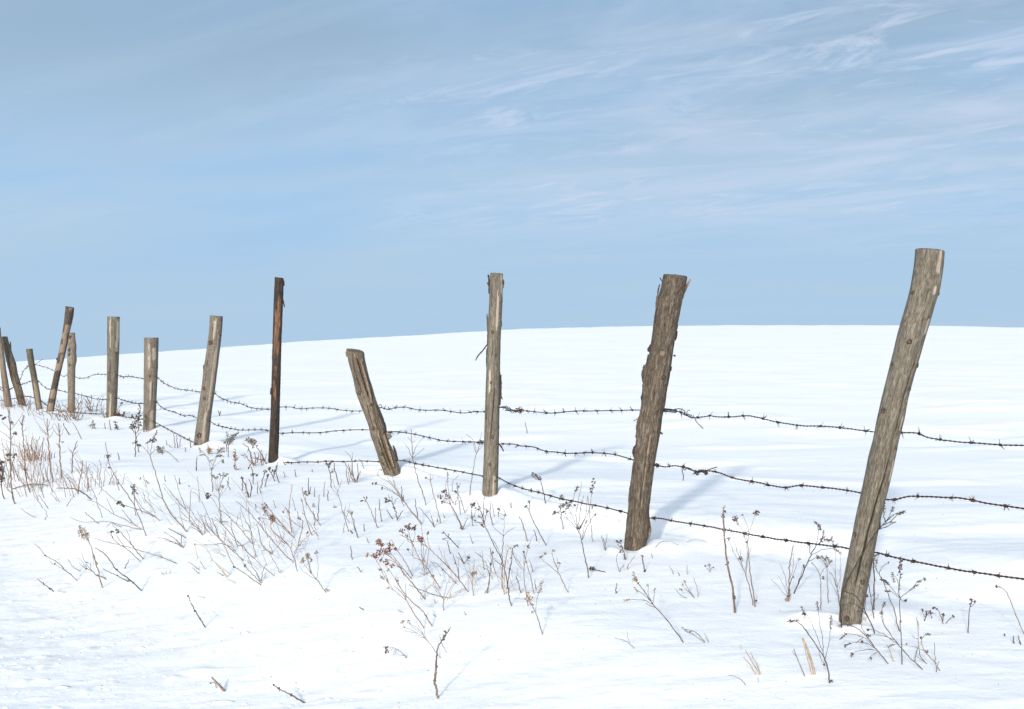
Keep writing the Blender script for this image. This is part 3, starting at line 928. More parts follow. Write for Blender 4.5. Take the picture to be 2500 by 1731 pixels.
    capv = (vv[n * nA:] - ctr); capv = np.stack([capv[:, 0] + so, capv[:, 1], capv[:, 2] * 0 + 3], -1)
    a = me.attributes.new('pc', 'FLOAT_VECTOR', 'POINT')
    a.data.foreach_set('vector', np.concatenate([pcv, capv]).ravel().astype(np.float32))
    for nm, arr in (('bare', bare), ('crack', crk)):
        a = me.attributes.new(nm, 'FLOAT', 'POINT')
        a.data.foreach_set('value', np.concatenate([arr.ravel(), np.zeros(capn)]).astype(np.float32))
    me.materials.append(MAT[matn])
    me.update()
    ob = bpy.data.objects.new('fence_post', me)
    ob.location = base
    col.objects.link(ob)
    tag(ob, label, 'fence post', 'weathered fence posts along the snowy field')
    # knots: ringed stubs standing out of the wood
    for (ps, kr) in knots:
        (kx, ky), = pts_of(ps)
        i = int(np.argmin(np.abs(ys - ky)))
        f = max(-.97, min(.97, (kx - xc[i]) / hw[i])); p = math.asin(f)
        nrm = Vector((math.sin(p), -math.cos(p), 0.05)).normalized()
        c = Vector((a0[i], d, zz[i])) + nrm * R[i] * (1 + disp[i, int(np.argmin(np.abs(phi - p)))])
        r = kr * d / F * .78
        m = MB()
        u = nrm.orthogonal().normalized(); w = nrm.cross(u)
        prof = [(-.6, 1.5), (.08, 1.25), (.26, .95), (.22, .66), (.02, .5), (-.05, .02)]
        K = 11
        jit = [random.uniform(.82, 1.2) for _ in range(K)]
        for (h, q) in prof:
            for k_ in range(K):
                an = 6.2831853 * k_ / K
                pt = c + (u * math.cos(an) + w * math.sin(an)) * r * q * jit[k_] + nrm * r * h
                pt.z = c.z + (pt.z - c.z) * 1.2
                m.v.append(tuple(pt))
        for q in range(len(prof) - 1):
            for k_ in range(K):
                j = (k_ + 1) % K
                m.f.append((q * K + k_, q * K + j, (q + 1) * K + j, (q + 1) * K + k_))
        m.f.append(tuple((len(prof) - 1) * K + k_ for k_ in range(K)))
        m.build('knot', MAT['knot'], ob)
    for (nm, mt, line, w, off) in BITS.get(key, []):
        q = pts_of(line)
        dd = []
        for (x_, y_) in q:
            i = int(np.argmin(np.abs(ys - y_)))
            dd.append(d - R[i] * off)
        pts = [at(x_, y_, e) for (x_, y_), e in zip(q, dd)]
        pts = [Vector(p) for p in spline([tuple(p) for p in pts], 5)]
        nn = len(pts)
        wd = [w * .46 * d / F * (0.35 + .75 * math.sin(math.pi * min(1, (i + .6) / nn)) ** .6) * random.uniform(.75, 1.25) for i in range(nn)]
        m = MB()
        m.strip(pts, wd, max(.0012, min(.0035, w * d / F * .22)), Vector((random.uniform(-.5, .5), -1, .1)).normalized())
        m.build(nm, MAT[mt], ob, smooth_=False)
    if key == 'split':                                       # the stub of a limb low on its right side
        i = int(np.argmin(np.abs(ys - 1068)))
        m = MB()
        p0 = Vector((a0[i], d, zz[i])) + Vector((R[i] * .8, 0, 0))
        m.tube([p0, p0 + Vector((R[i] * .45, -.005, .012)), p0 + Vector((R[i] * .62, -.006, .0))], [R[i] * .42, R[i] * .33, R[i] * .22], 9)
        m.build('limb_stub', MAT['splinter'], ob)
    return ob


POST_OBJ = {}
for i_, row in enumerate(POST_DATA):
    POST_OBJ[row[0]] = build_post(row, i_)

# ------------------------------------------------------------------ barbed wire: strands stapled to the field side of the posts
ORDER = ['leftmost', 'forked', 'mossy', 'patchy', 'knobbly', 'round', 'stout', 'sideknob', 'dark', 'split', 'straight', 'shaggy', 'near']
WIRES = {
    'top': ('X-60,960 -10,945 10,957 30,948 49,928 56,908 63,899 70,892 78,889 85,890 101,894 118,899 131,904.6 142,911 149,916 155,919 164.5,916 174,917 182,919 193,923.7 206,923 219,919 234.6,914 261,914.5 275,914 287.3,916 300.5,919.7 315.8,919 335.5,922 351,924 368,922 383.8,921.5 397,933.5 412,941 434,950 451.8,951.8 489,957 507,957 522.3,959 537.8,970.5 565,981.5 589.5,986 610,995 634,998 660,998.7 672,996 682.6,994 710,994 731,998 765,996 806.6,997 837.6,1002 885.9,1003.6 908,1000 928,995 944.8,999 965.4,996 988,994 1025.6,1001 1078,1001.7 1104.6,1005.5 1131,1008.5 1157,1005.5 1182.8,1005.5 1202,1000 1219,994 1240,997 1251,1002 1270,1002 1300,1004.7 1345,1008.7 1399,1004 1464,1003 1562,1001 1592,1000 1621,1001 1635.6,1000 1650,1003.6 1669,1009.5 1684,1018 1697.5,1019.5 1721,1017 1733,1014.8 1742.7,1016.7 1759.4,1018.6 1792.7,1017 1833,1016 1887,1028 1952,1039 2017,1041 2071.6,1046.6 2136.7,1055 2170,1056 2198.8,1056 2239.5,1058 2263,1067 2294.7,1073 2334,1078.4 2377.6,1081.6 2436.8,1085.5 2500,1088 2580,1091',
            'wire', 1.0, .122, 'uppermost barbed wire strand, grey, tied and twisted at two of the big posts'),
    'mid': ('X-60,930 0,944.5 12,948 22,950 33,945 48,940 75,931 92,930 103,940 114,949 122.8,950 132,951 140,951.7 153.5,954.8 164.5,958 174,959 183,960 197,964 212.7,968 228,973 241,974.6 259.9,976 272,974 285,972 300.4,976.8 313.6,980.7 329,984.7 349.8,985.5 366,983 380.5,980.7 390.4,990.6 408,1001.5 423,1005 436.4,1011 451.8,1016 462.7,1014 479,1019.7 495,1024 512,1028.4 527.5,1037.7 551.6,1043.5 582.6,1049.7 613.7,1049.7 648,1049.7 658,1052.5 670,1055 681,1058 710,1056.6 744.6,1056.6 775.6,1056.6 813.5,1052.5 858,1049.7 901.4,1049.7 922,1053 944.8,1055.5 965,1054 999,1058 1036.9,1065.6 1082,1076 1123,1078 1179.8,1080 1200,1082 1219,1083.7 1251,1084.4 1273.8,1089 1300,1091 1331,1101.6 1356.5,1103.8 1387.9,1107 1425,1105.6 1456.8,1105.6 1494,1109 1527,1117 1547.6,1123.5 1575,1131 1600,1135 1623.7,1140 1638,1137.6 1654.7,1137.6 1671,1141.6 1688,1147.6 1702,1151 1728.5,1150 1745,1151 1764,1157 1789.6,1167 1843.8,1176.8 1909,1189.8 1952,1185.5 2017,1191 2061,1196 2104,1204 2134,1213 2164.4,1219.7 2188,1219 2215.8,1212.6 2239.5,1211.8 2294.7,1213.8 2342,1215.8 2381.5,1223 2421,1230.8 2500,1241.4 2580,1252',
            'wire_dk', 1.12, .128, 'middle barbed wire strand, rusty toward the right with a knotted splice'),
    'low': ('X-60,980 0,978 40,972 70,968 101,978.5 107.5,985 114,989.5 122,993 136,998 145,1004 162,1005 185,1007 230,1010 270,1011 283,1012.5 294,1014.7 307,1018.4 324.6,1020.6 348.7,1024 364,1027 379.7,1031.5 403.5,1045 431,1059 460,1074 490,1087 560,1106 660,1126 720,1129 739.4,1128 775.6,1128 799.7,1126 841,1127 886,1125.5 927,1127 950,1124 971,1124 991.7,1126 1014,1131.8 1059,1140 1112,1149.5 1178,1162 1197,1163 1217,1166.4 1243.7,1180.7 1273.8,1192 1306,1200 1337.7,1208.7 1369,1217.5 1402,1224 1438,1231.6 1474,1237.9 1516,1248.8 1533.5,1253.5 1558,1260 1585,1264.5 1610,1265.4 1641.6,1271.7 1688.6,1279 1735.6,1286.4 1784.8,1296.5 1833,1304.8 1886,1314.8 1944.5,1322.4 1992.8,1329 2051,1335.7 2076,1340 2106,1344 2136,1348.8 2156.6,1353 2188,1361.8 2263,1376.8 2340,1391.4 2417,1402.5 2460.5,1409 2500,1414 2580,1423',
            'rust', 1.22, .14, 'lowest barbed wire strand, rusty dark and buried in snow for part of its run'),
}


def wire_depth_fn(y_of):
    xs, inv = [], []
    for k in ORDER:
        p = POSTS[k]
        y = p['o'][-1, 0] - 60
        for _ in range(3):
            c, h = post_at(k, y)
            y = y_of(c)
        dd = p['d'] + h * p['d'] / F * 1.04 + .006
        if k == 'patchy':
            dd = max(dd - .0, 0)
        xs.append(c); inv.append(1 / dd)
    # runs on at both ends
    e0 = inv[0] + (inv[0] - inv[2]) / (xs[0] - xs[2]) * (-120 - xs[0])
    e1 = inv[-1] + (inv[-1] - inv[-2]) / (xs[-1] - xs[-2]) * (2700 - xs[-1])
    xs = [-120] + xs + [2700]; inv = [max(e0, 1 / 30)] + inv + [min(e1, 1 / 2.9)]
    return lambda x: 1 / np.interp(x, xs, inv)


def resample(P, step):
    P = np.array(P); seg = np.linalg.norm(np.diff(P, axis=0), axis=1)
    s = np.concatenate([[0], np.cumsum(seg)])
    n = max(2, int(s[-1] / step))
    q = np.linspace(0, s[-1], n)
    return np.stack([np.interp(q, s, P[:, i]) for i in range(3)], -1), q


def frames(P):
    T_ = np.gradient(P, axis=0); T_ /= np.linalg.norm(T_, axis=1)[:, None]
    up = np.array([0, 0, 1.0])
    U = np.cross(T_, up); U /= np.linalg.norm(U, axis=1)[:, None]
    return T_, U, np.cross(U, T_)


def fast_tube(P, R, sides):
    """numpy tube; P (n,3), R (n,)"""
    T_, U, W = frames(P)
    a = np.linspace(0, 2 * np.pi, sides, endpoint=False)
    V = P[:, None, :] + (U[:, None, :] * np.cos(a)[None, :, None] + W[:, None, :] * np.sin(a)[None, :, None]) * R[:, None, None]
    n = len(P)
    i = np.arange(n * sides).reshape(n, sides); j = np.roll(i, -1, 1)
    f = np.stack([i[:-1], j[:-1], j[1:], i[1:]], -1).reshape(-1, 4)
    return V.reshape(-1, 3), f


def barb_mesh(name, r_wire, coil_r, spike, mat, seed):
    rs = random.Random(seed)
    m = MB()
    n = 16
    pts = [(0.0,) * 3] * n
    pts = [Vector(((i / (n - 1) - .5) * coil_r * 2.6, math.cos(i * .85) * coil_r, math.sin(i * .85) * coil_r)) for i in range(n)]
    m.tube(pts, [r_wire] * n, 4)
    for sx in (-1, 1):
        for sgn in (-1, 1):
            a = rs.uniform(0, 6.28)
            dirv = Vector((rs.uniform(-.35, .35), math.cos(a), math.sin(a))).normalized() if sgn < 0 else Vector((rs.uniform(-.35, .35), -math.cos(a + .4), -math.sin(a + .4))).normalized()
            p0 = Vector((sx * coil_r * rs.uniform(.3, 1.0), 0, 0)) + dirv * coil_r * .6
            m.tube([p0, p0 + dirv * spike * rs.uniform(.75, 1.1)], [r_wire * .95, r_wire * .45], 4)
    return m.mesh(name, mat)


BARBS = {'top': [barb_mesh('barb', .0017, .0046, .0240, MAT['wire_dk'], s) for s in range(4)],
         'mid': [barb_mesh('barb', .0018, .0048, .0210, MAT['wire_dk'], s + 9) for s in range(4)],
         'low': [barb_mesh('barb', .0020, .0054, .0150, MAT['wire_dk'], s + 20) for s in range(4)]}
RUST_BARB = [barb_mesh('barb', .0018, .0050, .0175, MAT['rust'], s + 40) for s in range(3)]

WIRE_3D = {}
for key, (line, mt, thick, gap, label) in WIRES.items():
    q = pts_of(line)
    qx = np.array([p[0] for p in q]); qy = np.array([p[1] for p in q])
    dep = wire_depth_fn(lambda x: float(np.interp(x, qx, qy)))
    P = [tuple(at(x, y, float(dep(x)))) for x, y in q]
    # the strands run on past both edges of the view, along the fence line
    al = np.array([0.575, -0.818, 0.0])
    P = [tuple(np.array(P[0]) - al * t + np.array([0, 0, -.05 * math.sin(t * 1.1)])) for t in (4.6, 3.2, 1.7, .7)] + P + [tuple(np.array(P[-1]) + al * t + np.array([0, 0, -.06 * math.sin(t * 1.0)])) for t in (.8, 1.8, 3.0, 4.4)]
    P = np.array(spline(P, 6))
    P, s = resample(P, .0065)
    # hand-strung wire is never quite straight
    P[:, 2] += .0022 * np.array(pn(s * 9, s * 0 + len(key), 510)) + .0012 * np.array(pn(s * 26, s * 0, 511))
    WIRE_3D[key] = P
    T_, U, W = frames(P)
    dist = P[:, 1]
    rw = thick * np.interp(dist, [4, 7, 11, 20], [.00185, .0021, .0024, .0027])
    pitch = .045
    root = empty('barbed_wire', P[len(P) // 2])
    tag(root, label, 'barbed wire', 'barbed wire strands of the fence')
    org = np.array(root.location)
    for h in (0, math.pi):
        ph = s / pitch * 2 * math.pi + h
        C = P + (U * np.cos(ph)[:, None] + W * np.sin(ph)[:, None]) * (rw * .9)[:, None]
        V, f = fast_tube(C, rw, 5)
        me = bpy.data.meshes.new('strand')
        me.from_pydata((V - org).tolist(), [], [tuple(t) for t in f])
        me.polygons.foreach_set('use_smooth', [True] * len(me.polygons))
        me.materials.append(MAT[mt if key != 'mid' else 'wire_dk'])
        if key == 'mid':
            me.materials.append(MAT['rust'])
            xx = V[f[:, 0], 0]
            k_ = int(np.argmin(np.abs(P[:, 0] - at(1700, 1151, float(dep(1700))).x)))
            me.polygons.foreach_set('material_index', (xx > P[k_, 0]).astype(np.int32))
        if key == 'low':
            me.materials.append(MAT['wire_dk'])
            me.polygons.foreach_set('material_index', np.array([1 if pn(v * 1.7, 3.3, 520) > -.05 else 0 for v in V[f[:, 0], 0]], np.int32))
        me.update()
        so = bpy.data.objects.new('strand', me)
        col.objects.link(so); so.parent = root
    # barbs: one object each
    nb = 0
    pos = .03
    while pos < s[-1] and nb < 298:
        i = int(np.searchsorted(s, pos))
        i = min(max(i, 1), len(P) - 2)
        p = P[i]
        gz = float(ground_z(p[0], p[1]))
        if p[2] > gz - .005:
            t = Vector(T_[i])
            meshes = BARBS[key]
            if key == 'mid' and p[0] > at(1700, 1151, 5.9).x or (key == 'low' and random.random() < .3):
                meshes = RUST_BARB
            b = bpy.data.objects.new('barb', meshes[nb % len(meshes)])
            b.parent = root
            b.location = Vector(p) - root.location
            qx_ = Vector((1, 0, 0)).rotation_difference(t)
            b.rotation_mode = 'QUATERNION'
            from mathutils import Quaternion
            b.rotation_quaternion = qx_ @ Quaternion((1, 0, 0), random.uniform(0, 6.28))
            sc_ = float(np.interp(p[1], [4, 8, 18], [1.0, 1.15, 1.3])) * random.uniform(.85, 1.12)
            b.scale = (sc_, sc_, sc_)
            col.objects.link(b)
            nb += 1
        pos += gap * random.uniform(.72, 1.3)
    WIRES[key] = WIRES[key] + (root, dep)


def extra(key, name, mt, line, w, wrap=None, seed=0):
    """loose ends, splices and coils bound to a strand, traced like the strand itself"""
    root, dep = WIRES[key][5], WIRES[key][6]
    q = pts_of(line)
    rs = random.Random(seed)
    P = [tuple(at(x, y, float(dep(x)) + rs.uniform(-.008, .008))) for x, y in q]
    P = [Vector(p) for p in spline(P, 6)]
    m = MB()
    m.tube(P, [w] * len(P), 5)
    m.build(name, MAT[mt], root)


def coil(key, mt, x0, y0, x1, y1, turns, r, w):
    root, dep = WIRES[key][5], WIRES[key][6]
    a = at(x0, y0, float(dep(x0))); b = at(x1, y1, float(dep(x1)))
    t = (b - a).normalized(); u = t.orthogonal().normalized(); v = t.cross(u)
    n = int(turns * 9)
    P = [a + (b - a) * (i / n) + (u * math.cos(i * .7) + v * math.sin(i * .7)) * r * random.uniform(.8, 1.25) for i in range(n + 1)]
    m = MB(); m.tube(P, [w] * len(P), 5)
    m.build('wire_coil', MAT[mt], root)


# top strand: doubled and bound beside the upright post, wound again beside the shaggy post
extra('top', 'loose_end', 'wire_dk', 'Q1115,950 1130,938 1165,938 1188,952 1180,965 1150,962', .0022, seed=1)
extra('top', 'loose_end', 'wire', 'Q1115,945 1150,948 1185,968 1200,980 1215,970 1240,966', .0022, seed=2)
coil('top', 'rust', 1258, 1001, 1276, 1003, 5, .013, .0022)
coil('top', 'wire_dk', 1236, 998, 1252, 1003, 4, .009, .002)
extra('top', 'loose_end', 'rust', 'Q1240,945 1258,942 1262,958 1250,980 1258,985', .002, seed=3)
coil('top', 'wire_dk', 1622, 1001, 1652, 1004, 7, .008, .0023)
extra('top', 'loose_end', 'wire_dk', 'V730,0 790,8 840,-5 880,-8 920,8 935,20 925,35', .0024, seed=4)
extra('top', 'loose_end', 'wire_dk', 'V800,-2 850,20 900,22 930,45 985,80 1010,85', .0022, seed=5)
coil('top', 'wire', 1668, 1009, 1694, 1019, 5, .007, .002)
extra('top', 'loose_end', 'wire', 'V1030,78 1042,100 1050,125 1080,155 1120,193', .0024, seed=6)
extra('top', 'loose_end', 'wire', 'V960,55 955,20 975,5 985,12', .0018, seed=16)
extra('top', 'loose_end', 'wire_dk', 'N385,868 400,860 430,838 460,818 478,806', .0035, seed=7)
coil('top', 'wire_dk', 69, 889, 84, 890, 2, .03, .004)
extra('top', 'loose_end', 'wire', 'P355,893 360,884 369,888 366,898 356,902', .003, seed=8)
extra('top', 'loose_end', 'wire', 'Q330,935 340,925 350,930 348,945 338,948', .003, seed=9)
# middle strand: splice with rusty coils
extra('mid', 'loose_end', 'wire', 'V900,590 905,575 920,572 938,590 945,610 930,620 920,605 915,590', .0024, seed=10)
extra('mid', 'loose_end', 'wire', 'V903,592 908,640 918,680 914,730', .0024, seed=11)
extra('mid', 'loose_end', 'wire_dk', 'V940,592 980,600 1020,625 1070,640 1100,628', .0024, seed=12)
coil('mid', 'rust', 1697, 1152, 1705, 1157, 4, .008, .0022)
coil('mid', 'rust', 1720, 1151, 1726, 1157, 4, .0075, .0022)
coil('mid', 'wire_dk', 1704, 1150, 1724, 1150, 5, .006, .002)
extra('mid', 'loose_end', 'wire_dk', 'V1130,635 1170,620 1220,602 1263,588', .0024, seed=13)
coil('mid', 'wire_dk', 1600, 1134, 1608, 1138, 3, .008, .0024)
coil('mid', 'wire_dk', 1168, 1078, 1182, 1080, 4, .012, .002)
extra('mid', 'loose_end', 'wire_dk', 'Q985,1150 1000,1165 1005,1180 985,1185 975,1172', .0018, seed=14)
coil('mid', 'wire_dk', 945, 1055.5, 957, 1055, 3, .010, .002)

# ------------------------------------------------------------------ dry weeds and twigs standing in the snow
def px_len(q):
    return sum(math.hypot(q[i + 1][0] - q[i][0], q[i + 1][1] - q[i][1]) for i in range(len(q) - 1))


def stem_geo(m, pts, r0, r1, buds, nodes=True):
    n = len(pts)
    rad = []
    for i in range(n):
        t = i / (n - 1)
        r = r0 + (r1 - r0) * t
        rad.append(r * random.uniform(.92, 1.1))
    m.tube(pts, rad, 5)
    L = sum((pts[i + 1] - pts[i]).length for i in range(n - 1))
    for k in range(int(L * buds)):
        i = random.randint(max(1, n // 6), n - 1)
        t = (pts[i] - pts[i - 1]).normalized()
        side = t.orthogonal().normalized()
        side.rotate(Matrix.Rotation(random.uniform(0, 6.28), 3, t))
        m.bit(pts[i] + side * rad[i] * 1.0, max(rad[i] * .75, .0009), t + side * .5)


def head_geo(m, c, kind, R, axis):
    """dried flower heads: R is the radius in metres"""
    mb = max(R * .11, .0013)
    if kind == 'plume':            # goldenrod plume: an arching tip set with short sprays
        ax = Vector(axis).normalized()
        n = 7
        tip = []
        for i in range(n):
            t = i / (n - 1)
            tip.append(c - ax * R * 1.2 + ax * R * 2.2 * t + Vector((0, 0, -R * .55 * t * t)))
        m.tube(tip, [mb * .4] * n, 4)
        for p in tip[1:]:
            for k in range(5):
                d = (Vector((random.gauss(0, 1), random.gauss(0, 1), random.gauss(.35, .8)))).normalized()
                e = p + d * R * random.uniform(.2, .62)
                m.tube([p, (p + e) / 2 + Vector((0, 0, mb)), e], [mb * .3] * 3, 3)
                m.bit(e, mb * random.uniform(.7, 1.3)); m.bit((p * .4 + e * .6) + d * mb, mb * random.uniform(.6, 1.0))
    elif kind == 'cluster':        # tight knot of capsules
        for k in range(15):
            d = Vector((random.gauss(0, 1), random.gauss(0, 1), random.gauss(0, 1)))
            d = d.normalized() * R * random.random() ** .45
            d.z *= .85
            m.bit(c + d, R * random.uniform(.17, .32))
        for k in range(4):
            d = Vector((random.gauss(0, .5), random.gauss(0, .5), random.random())).normalized() * R
            m.tube([c - Vector((0, 0, R * .5)), c + d * .9], [R * .05] * 2, 3)
    elif kind == 'umbel':
        for k in range(9):
            a = random.uniform(0, 6.28); q = random.uniform(.35, 1.0)
            e = c + Vector((math.cos(a) * R * q, math.sin(a) * R * q, R * random.uniform(.0, .55)))
            b = c - Vector((0, 0, R * .9))
            m.tube([b, (b * .45 + e * .55) + Vector((0, 0, R * .05)), e], [R * .035] * 3, 3)
            for j in range(4):
                m.bit(e + Vector((random.gauss(0, 1), random.gauss(0, 1), random.gauss(0, .7))) * R * .10, R * random.uniform(.07, .13))
    elif kind == 'spike':          # narrow spike of capsules along the stem
        ax = Vector(axis).normalized()
        for i in range(13):
            t = i / 12
            p = c + ax * R * 1.6 * (t - .5) * 2
            d = ax.orthogonal().normalized(); d.rotate(Matrix.Rotation(i * 2.4, 3, ax))
            m.bit(p + d * R * .30 * (1.15 - t * .7), R * random.uniform(.12, .24), ax + d)
    elif kind == 'leaf':           # a few curled dead leaves
        for k in range(4):
            d = Vector((random.gauss(0, 1), random.gauss(0, 1), random.gauss(0, .8))).normalized()
            p = c + d * R * .35
            u = d.orthogonal().normalized(); w = d.cross(u)
            b = len(m.v)
            for q in (p - d * R * .45, p + u * R * .22 + w * R * .1, p + d * R * .6 - w * R * .18, p - u * R * .22 + w * R * .1, p - w * R * .08):
                m.v.append(tuple(q))
            for f in ((0, 1, 4), (1, 2, 4), (2, 3, 4), (3, 0, 4), (2, 1, 0), (3, 2, 0)):
                m.f.append(tuple(b + i for i in f))
    elif kind == 'dot':
        for k in range(3):
            m.bit(c + Vector((random.gauss(0, 1), random.gauss(0, 1), random.gauss(0, 1))) * R * .35, R * random.uniform(.45, .75))


STYLE = {'deep': ('deep', 's_dark', 3.6, 16),   # stem material, head material, default width px, buds per metre
    'dark': ('dark', 's_dark', 3.4, 22), 'brown': ('brown', 's_dark', 3.0, 18), 'red': ('red', 's_russet', 3.0, 16),
    'grey': ('grey', 's_grey', 2.6, 10), 'straw': ('straw', 's_tan', 3.4, 2), 'tan': ('brown', 's_tan', 2.8, 10), 'plum': ('brown', 's_plum', 3.0, 14),
}
WGROUP = 'dry weeds standing in the snow'


def plant(name, cat, label, style, stems, heads=(), group=WGROUP, wmul=1.0, hm=None, fwd=0.0):
    smt, hmt, w, buds = STYLE[style]
    if hm:
        hmt = hm
    parsed = []
    for s in stems:
        br = s[0] == '+'
        s = s.lstrip('+')
        ww = w * (0.72 if br else 1.0)
        if ':' in s:
            a, s = s.split(':')
            ww = float(a.lstrip('w'))
        parsed.append((br, ww * wmul * .78, pts_of(s)))
    b0 = parsed[0][2][0]
    d0 = hit(*b0) - fwd
    kl = random.uniform(-.22, .22)
    known = []                      # (px, py, depth)
    out = []
    for br, ww, q in parsed:
        if br:
            x, y = q[0]
            j = min(known, key=lambda k: (k[0] - x) ** 2 + (k[1] - y) ** 2)
            q = [(j[0], j[1])] + list(q[1:]) if (j[0] - x) ** 2 + (j[1] - y) ** 2 < 900 else list(q)
            d = j[2]
            k = random.choice((-1, 1)) * random.uniform(.15, .55)
            if fwd:
                k = -.1
        else:
            d = d0 if abs(q[0][0] - b0[0]) + abs(q[0][1] - b0[1]) < 4 else hit(*q[0])
            k = kl + random.uniform(-.12, .12)
            if fwd:
                k = 0.0
        P3 = []
        acc = 0
        for i, (x, y) in enumerate(q):
            if i:
                acc += math.hypot(x - q[i - 1][0], y - q[i - 1][1])
            P3.append((x, y, d + k * acc * d / F))
        sp = spline(P3, 4 if len(P3) > 2 else 5)
        lp = px_len(q)
        for i in range(1, len(sp) - 1):
            sp[i] = sp[i] + np.array([random.gauss(0, .7), random.gauss(0, .5), random.gauss(0, .002)])
        known += [tuple(p) for p in sp]
        W3 = [at(*p) for p in sp]
        if not br:
            t = (W3[0] - W3[1]).normalized()
            W3 = [W3[0] + t * .015 + Vector((0, 0, -.04))] + W3
        out.append((br, ww, W3, d))
    base = at(b0[0], b0[1], d0)
    single = len(out) == 1 and not heads
    if single:
        m = MB(); br, ww, W3, d = out[0]
        r = ww * .5 * d / F
        stem_geo(m, W3, r, r * .55, buds)
        o = m.build(name, MAT[smt], None, base)
        tag(o, label, cat, group, 'thing')
        INFO[o.name] = (style, px_len(parsed[0][2]))
        return o
    root = empty(name, base)
    tag(root, label, cat, group, 'thing')
    for br, ww, W3, d in out:
        m = MB()
        r = ww * .5 * d / F
        stem_geo(m, W3, r * (.85 if br else 1), r * (.5 if br else .6), buds)
        m.build('branch' if br else 'stem', MAT[smt], root)
    for h in heads:
        ps, kind, rp = h.split()
        x, y = T(ps[0], *map(float, ps[1:].split(',')))
        j = min(known, key=lambda k: (k[0] - x) ** 2 + (k[1] - y) ** 2)
        R = float(rp) * j[2] / F
        c = at(x, y, j[2])
        # axis follows the nearest bit of stem
        jj = known.index(j)
        a = at(*known[max(0, jj - 1)]); b = at(*known[min(len(known) - 1, jj + 1)])
        ax = (b - a)
        if ax.length < 1e-6 or ax.length > .3: ax = Vector((0, 0, 1))
        m = MB()
        # join to the stem when the head is a little off it
        cj = at(*j)
        if (cj - c).length > R * .6:
            m.tube([cj, (cj + c) / 2 + Vector((0, 0, R * .1)), c], [.0009 * max(1, j[2] / 6)] * 3, 3)
        head_geo(m, c, kind, R, ax)
        m.build('seed_head', MAT[hmt], root, smooth_=False)
    return root


ORD = ['leftmost', 'second from left', 'third from left', 'fourth from left', 'fifth from left', 'sixth from left', 'seventh from left', 'eighth from left',
       'ninth from left', 'tenth from left', 'eleventh from left', 'twelfth from left', 'thirteenth from left', 'fourteenth from left', 'fifteenth from left', 'sixteenth from left']


def numbered(objs, what):
    """alike stalks of one patch: each named by its place among them"""
    objs = sorted(objs, key=lambda o: (o.location.x / o.location.y))
    n = len(objs)
    for i, o in enumerate(objs):
        w = ORD[i] if i < n - 1 or n == 1 else 'rightmost'
        if n == 2:
            w = ('left', 'right')[i]
        elif n == 3:
            w = ('left', 'middle', 'right')[i]
        o['label'] = w + ' of the ' + what


INFO = {}
COLWORD = {'deep': 'dark', 'dark': 'dark', 'brown': 'brown', 'red': 'reddish', 'grey': 'grey', 'tan': 'tan', 'plum': 'dark', 'straw': 'straw'}


def described(objs, noun, place):
    """alike shoots of a thicket: told apart by colour, length and place among those"""
    med = sorted(INFO[o.name][1] for o in objs)[len(objs) // 2]
    cells = {}
    for o in objs:
        c, L = INFO[o.name]
        cells.setdefault(('longer' if L >= med else 'shorter', COLWORD[c]), []).append(o)
    for (size, c), g in cells.items():
        numbered(g, '%s %s %ss %s' % (size, c, noun, place) if len(g) > 1 else '%s %s %ss %s' % (size, c, noun, place))
        if len(g) == 1:
            g[0]['label'] = 'only %s %s %s %s' % (size, c, noun, place)


WEED, TWIG, GRASS, SHRUB = 'dry weed', 'twig', 'dry grass', 'bare shrub'

# --- around the nearest post, at the right
plant('dry_goldenrod', WEED, 'weed stem crossing the front of the nearest post, plumed top sticking out right', 'deep',
      ['R390,1182 384,1100 388,1040 420,940 480,830 560,700 620,615', '+R620,615 670,560 695,520 710,470', '+R635,590 690,570 730,530 780,502', '+R625,610 670,598 715,570', '+R650,560 652,500 660,450', '+R660,575 690,545 720,520'],
      ['R705,488 plume 8', 'R750,512 plume 10', 'R768,504 plume 7', 'R708,568 plume 7', 'R690,545 spike 8', 'R655,480 spike 10'], wmul=1.2, fwd=0.13)
plant('dry_goldenrod', WEED, 'dark goldenrod stems arching over the foot of the nearest post, curled heads to the left', 'deep',
      ['R592,1236 545,1135 500,1050 450,1010 395,1000', '+R540,1128 480,1080 430,1075 388,1088', '+R530,1105 548,1000 568,900 580,800', '+R520,1080 530,1020 500,960', '+R555,1150 520,1120 470,1130', '+R560,960 535,885 500,870'],
      ['R410,998 cluster 7', 'R395,1085 dot 4', 'R575,810 plume 8', 'R545,835 plume 6', 'R548,1022 dot 4'], fwd=0.05)
plant('dry_goldenrod', WEED, 'thick dark upright weed stem standing just right of the nearest post', 'dark',
      ['w5.5:R592,1112 592,1010 592,900 588,800', '+R588,800 600,785 622,768', '+R590,860 605,840 612,800', '+R591,1060 612,1035 620,1015', '+R592,1000 570,1030 545,1025', 'R592,1166 575,1060 560,950 556,915'],
      ['R608,772 plume 6', 'R548,1024 dot 5', 'R612,800 spike 6'])
plant('dry_goldenrod', WEED, 'slanting dark weed passing right of the nearest post, curving up to the left', 'dark',
      ['R750,1246 720,1130 680,1015 642,925 606,860 590,810', '+R612,890 640,850 668,828 690,815', '+R645,930 640,915 636,905'], ['R598,790 plume 8', 'R682,818 dot 4', 'R668,940 plume 7'])
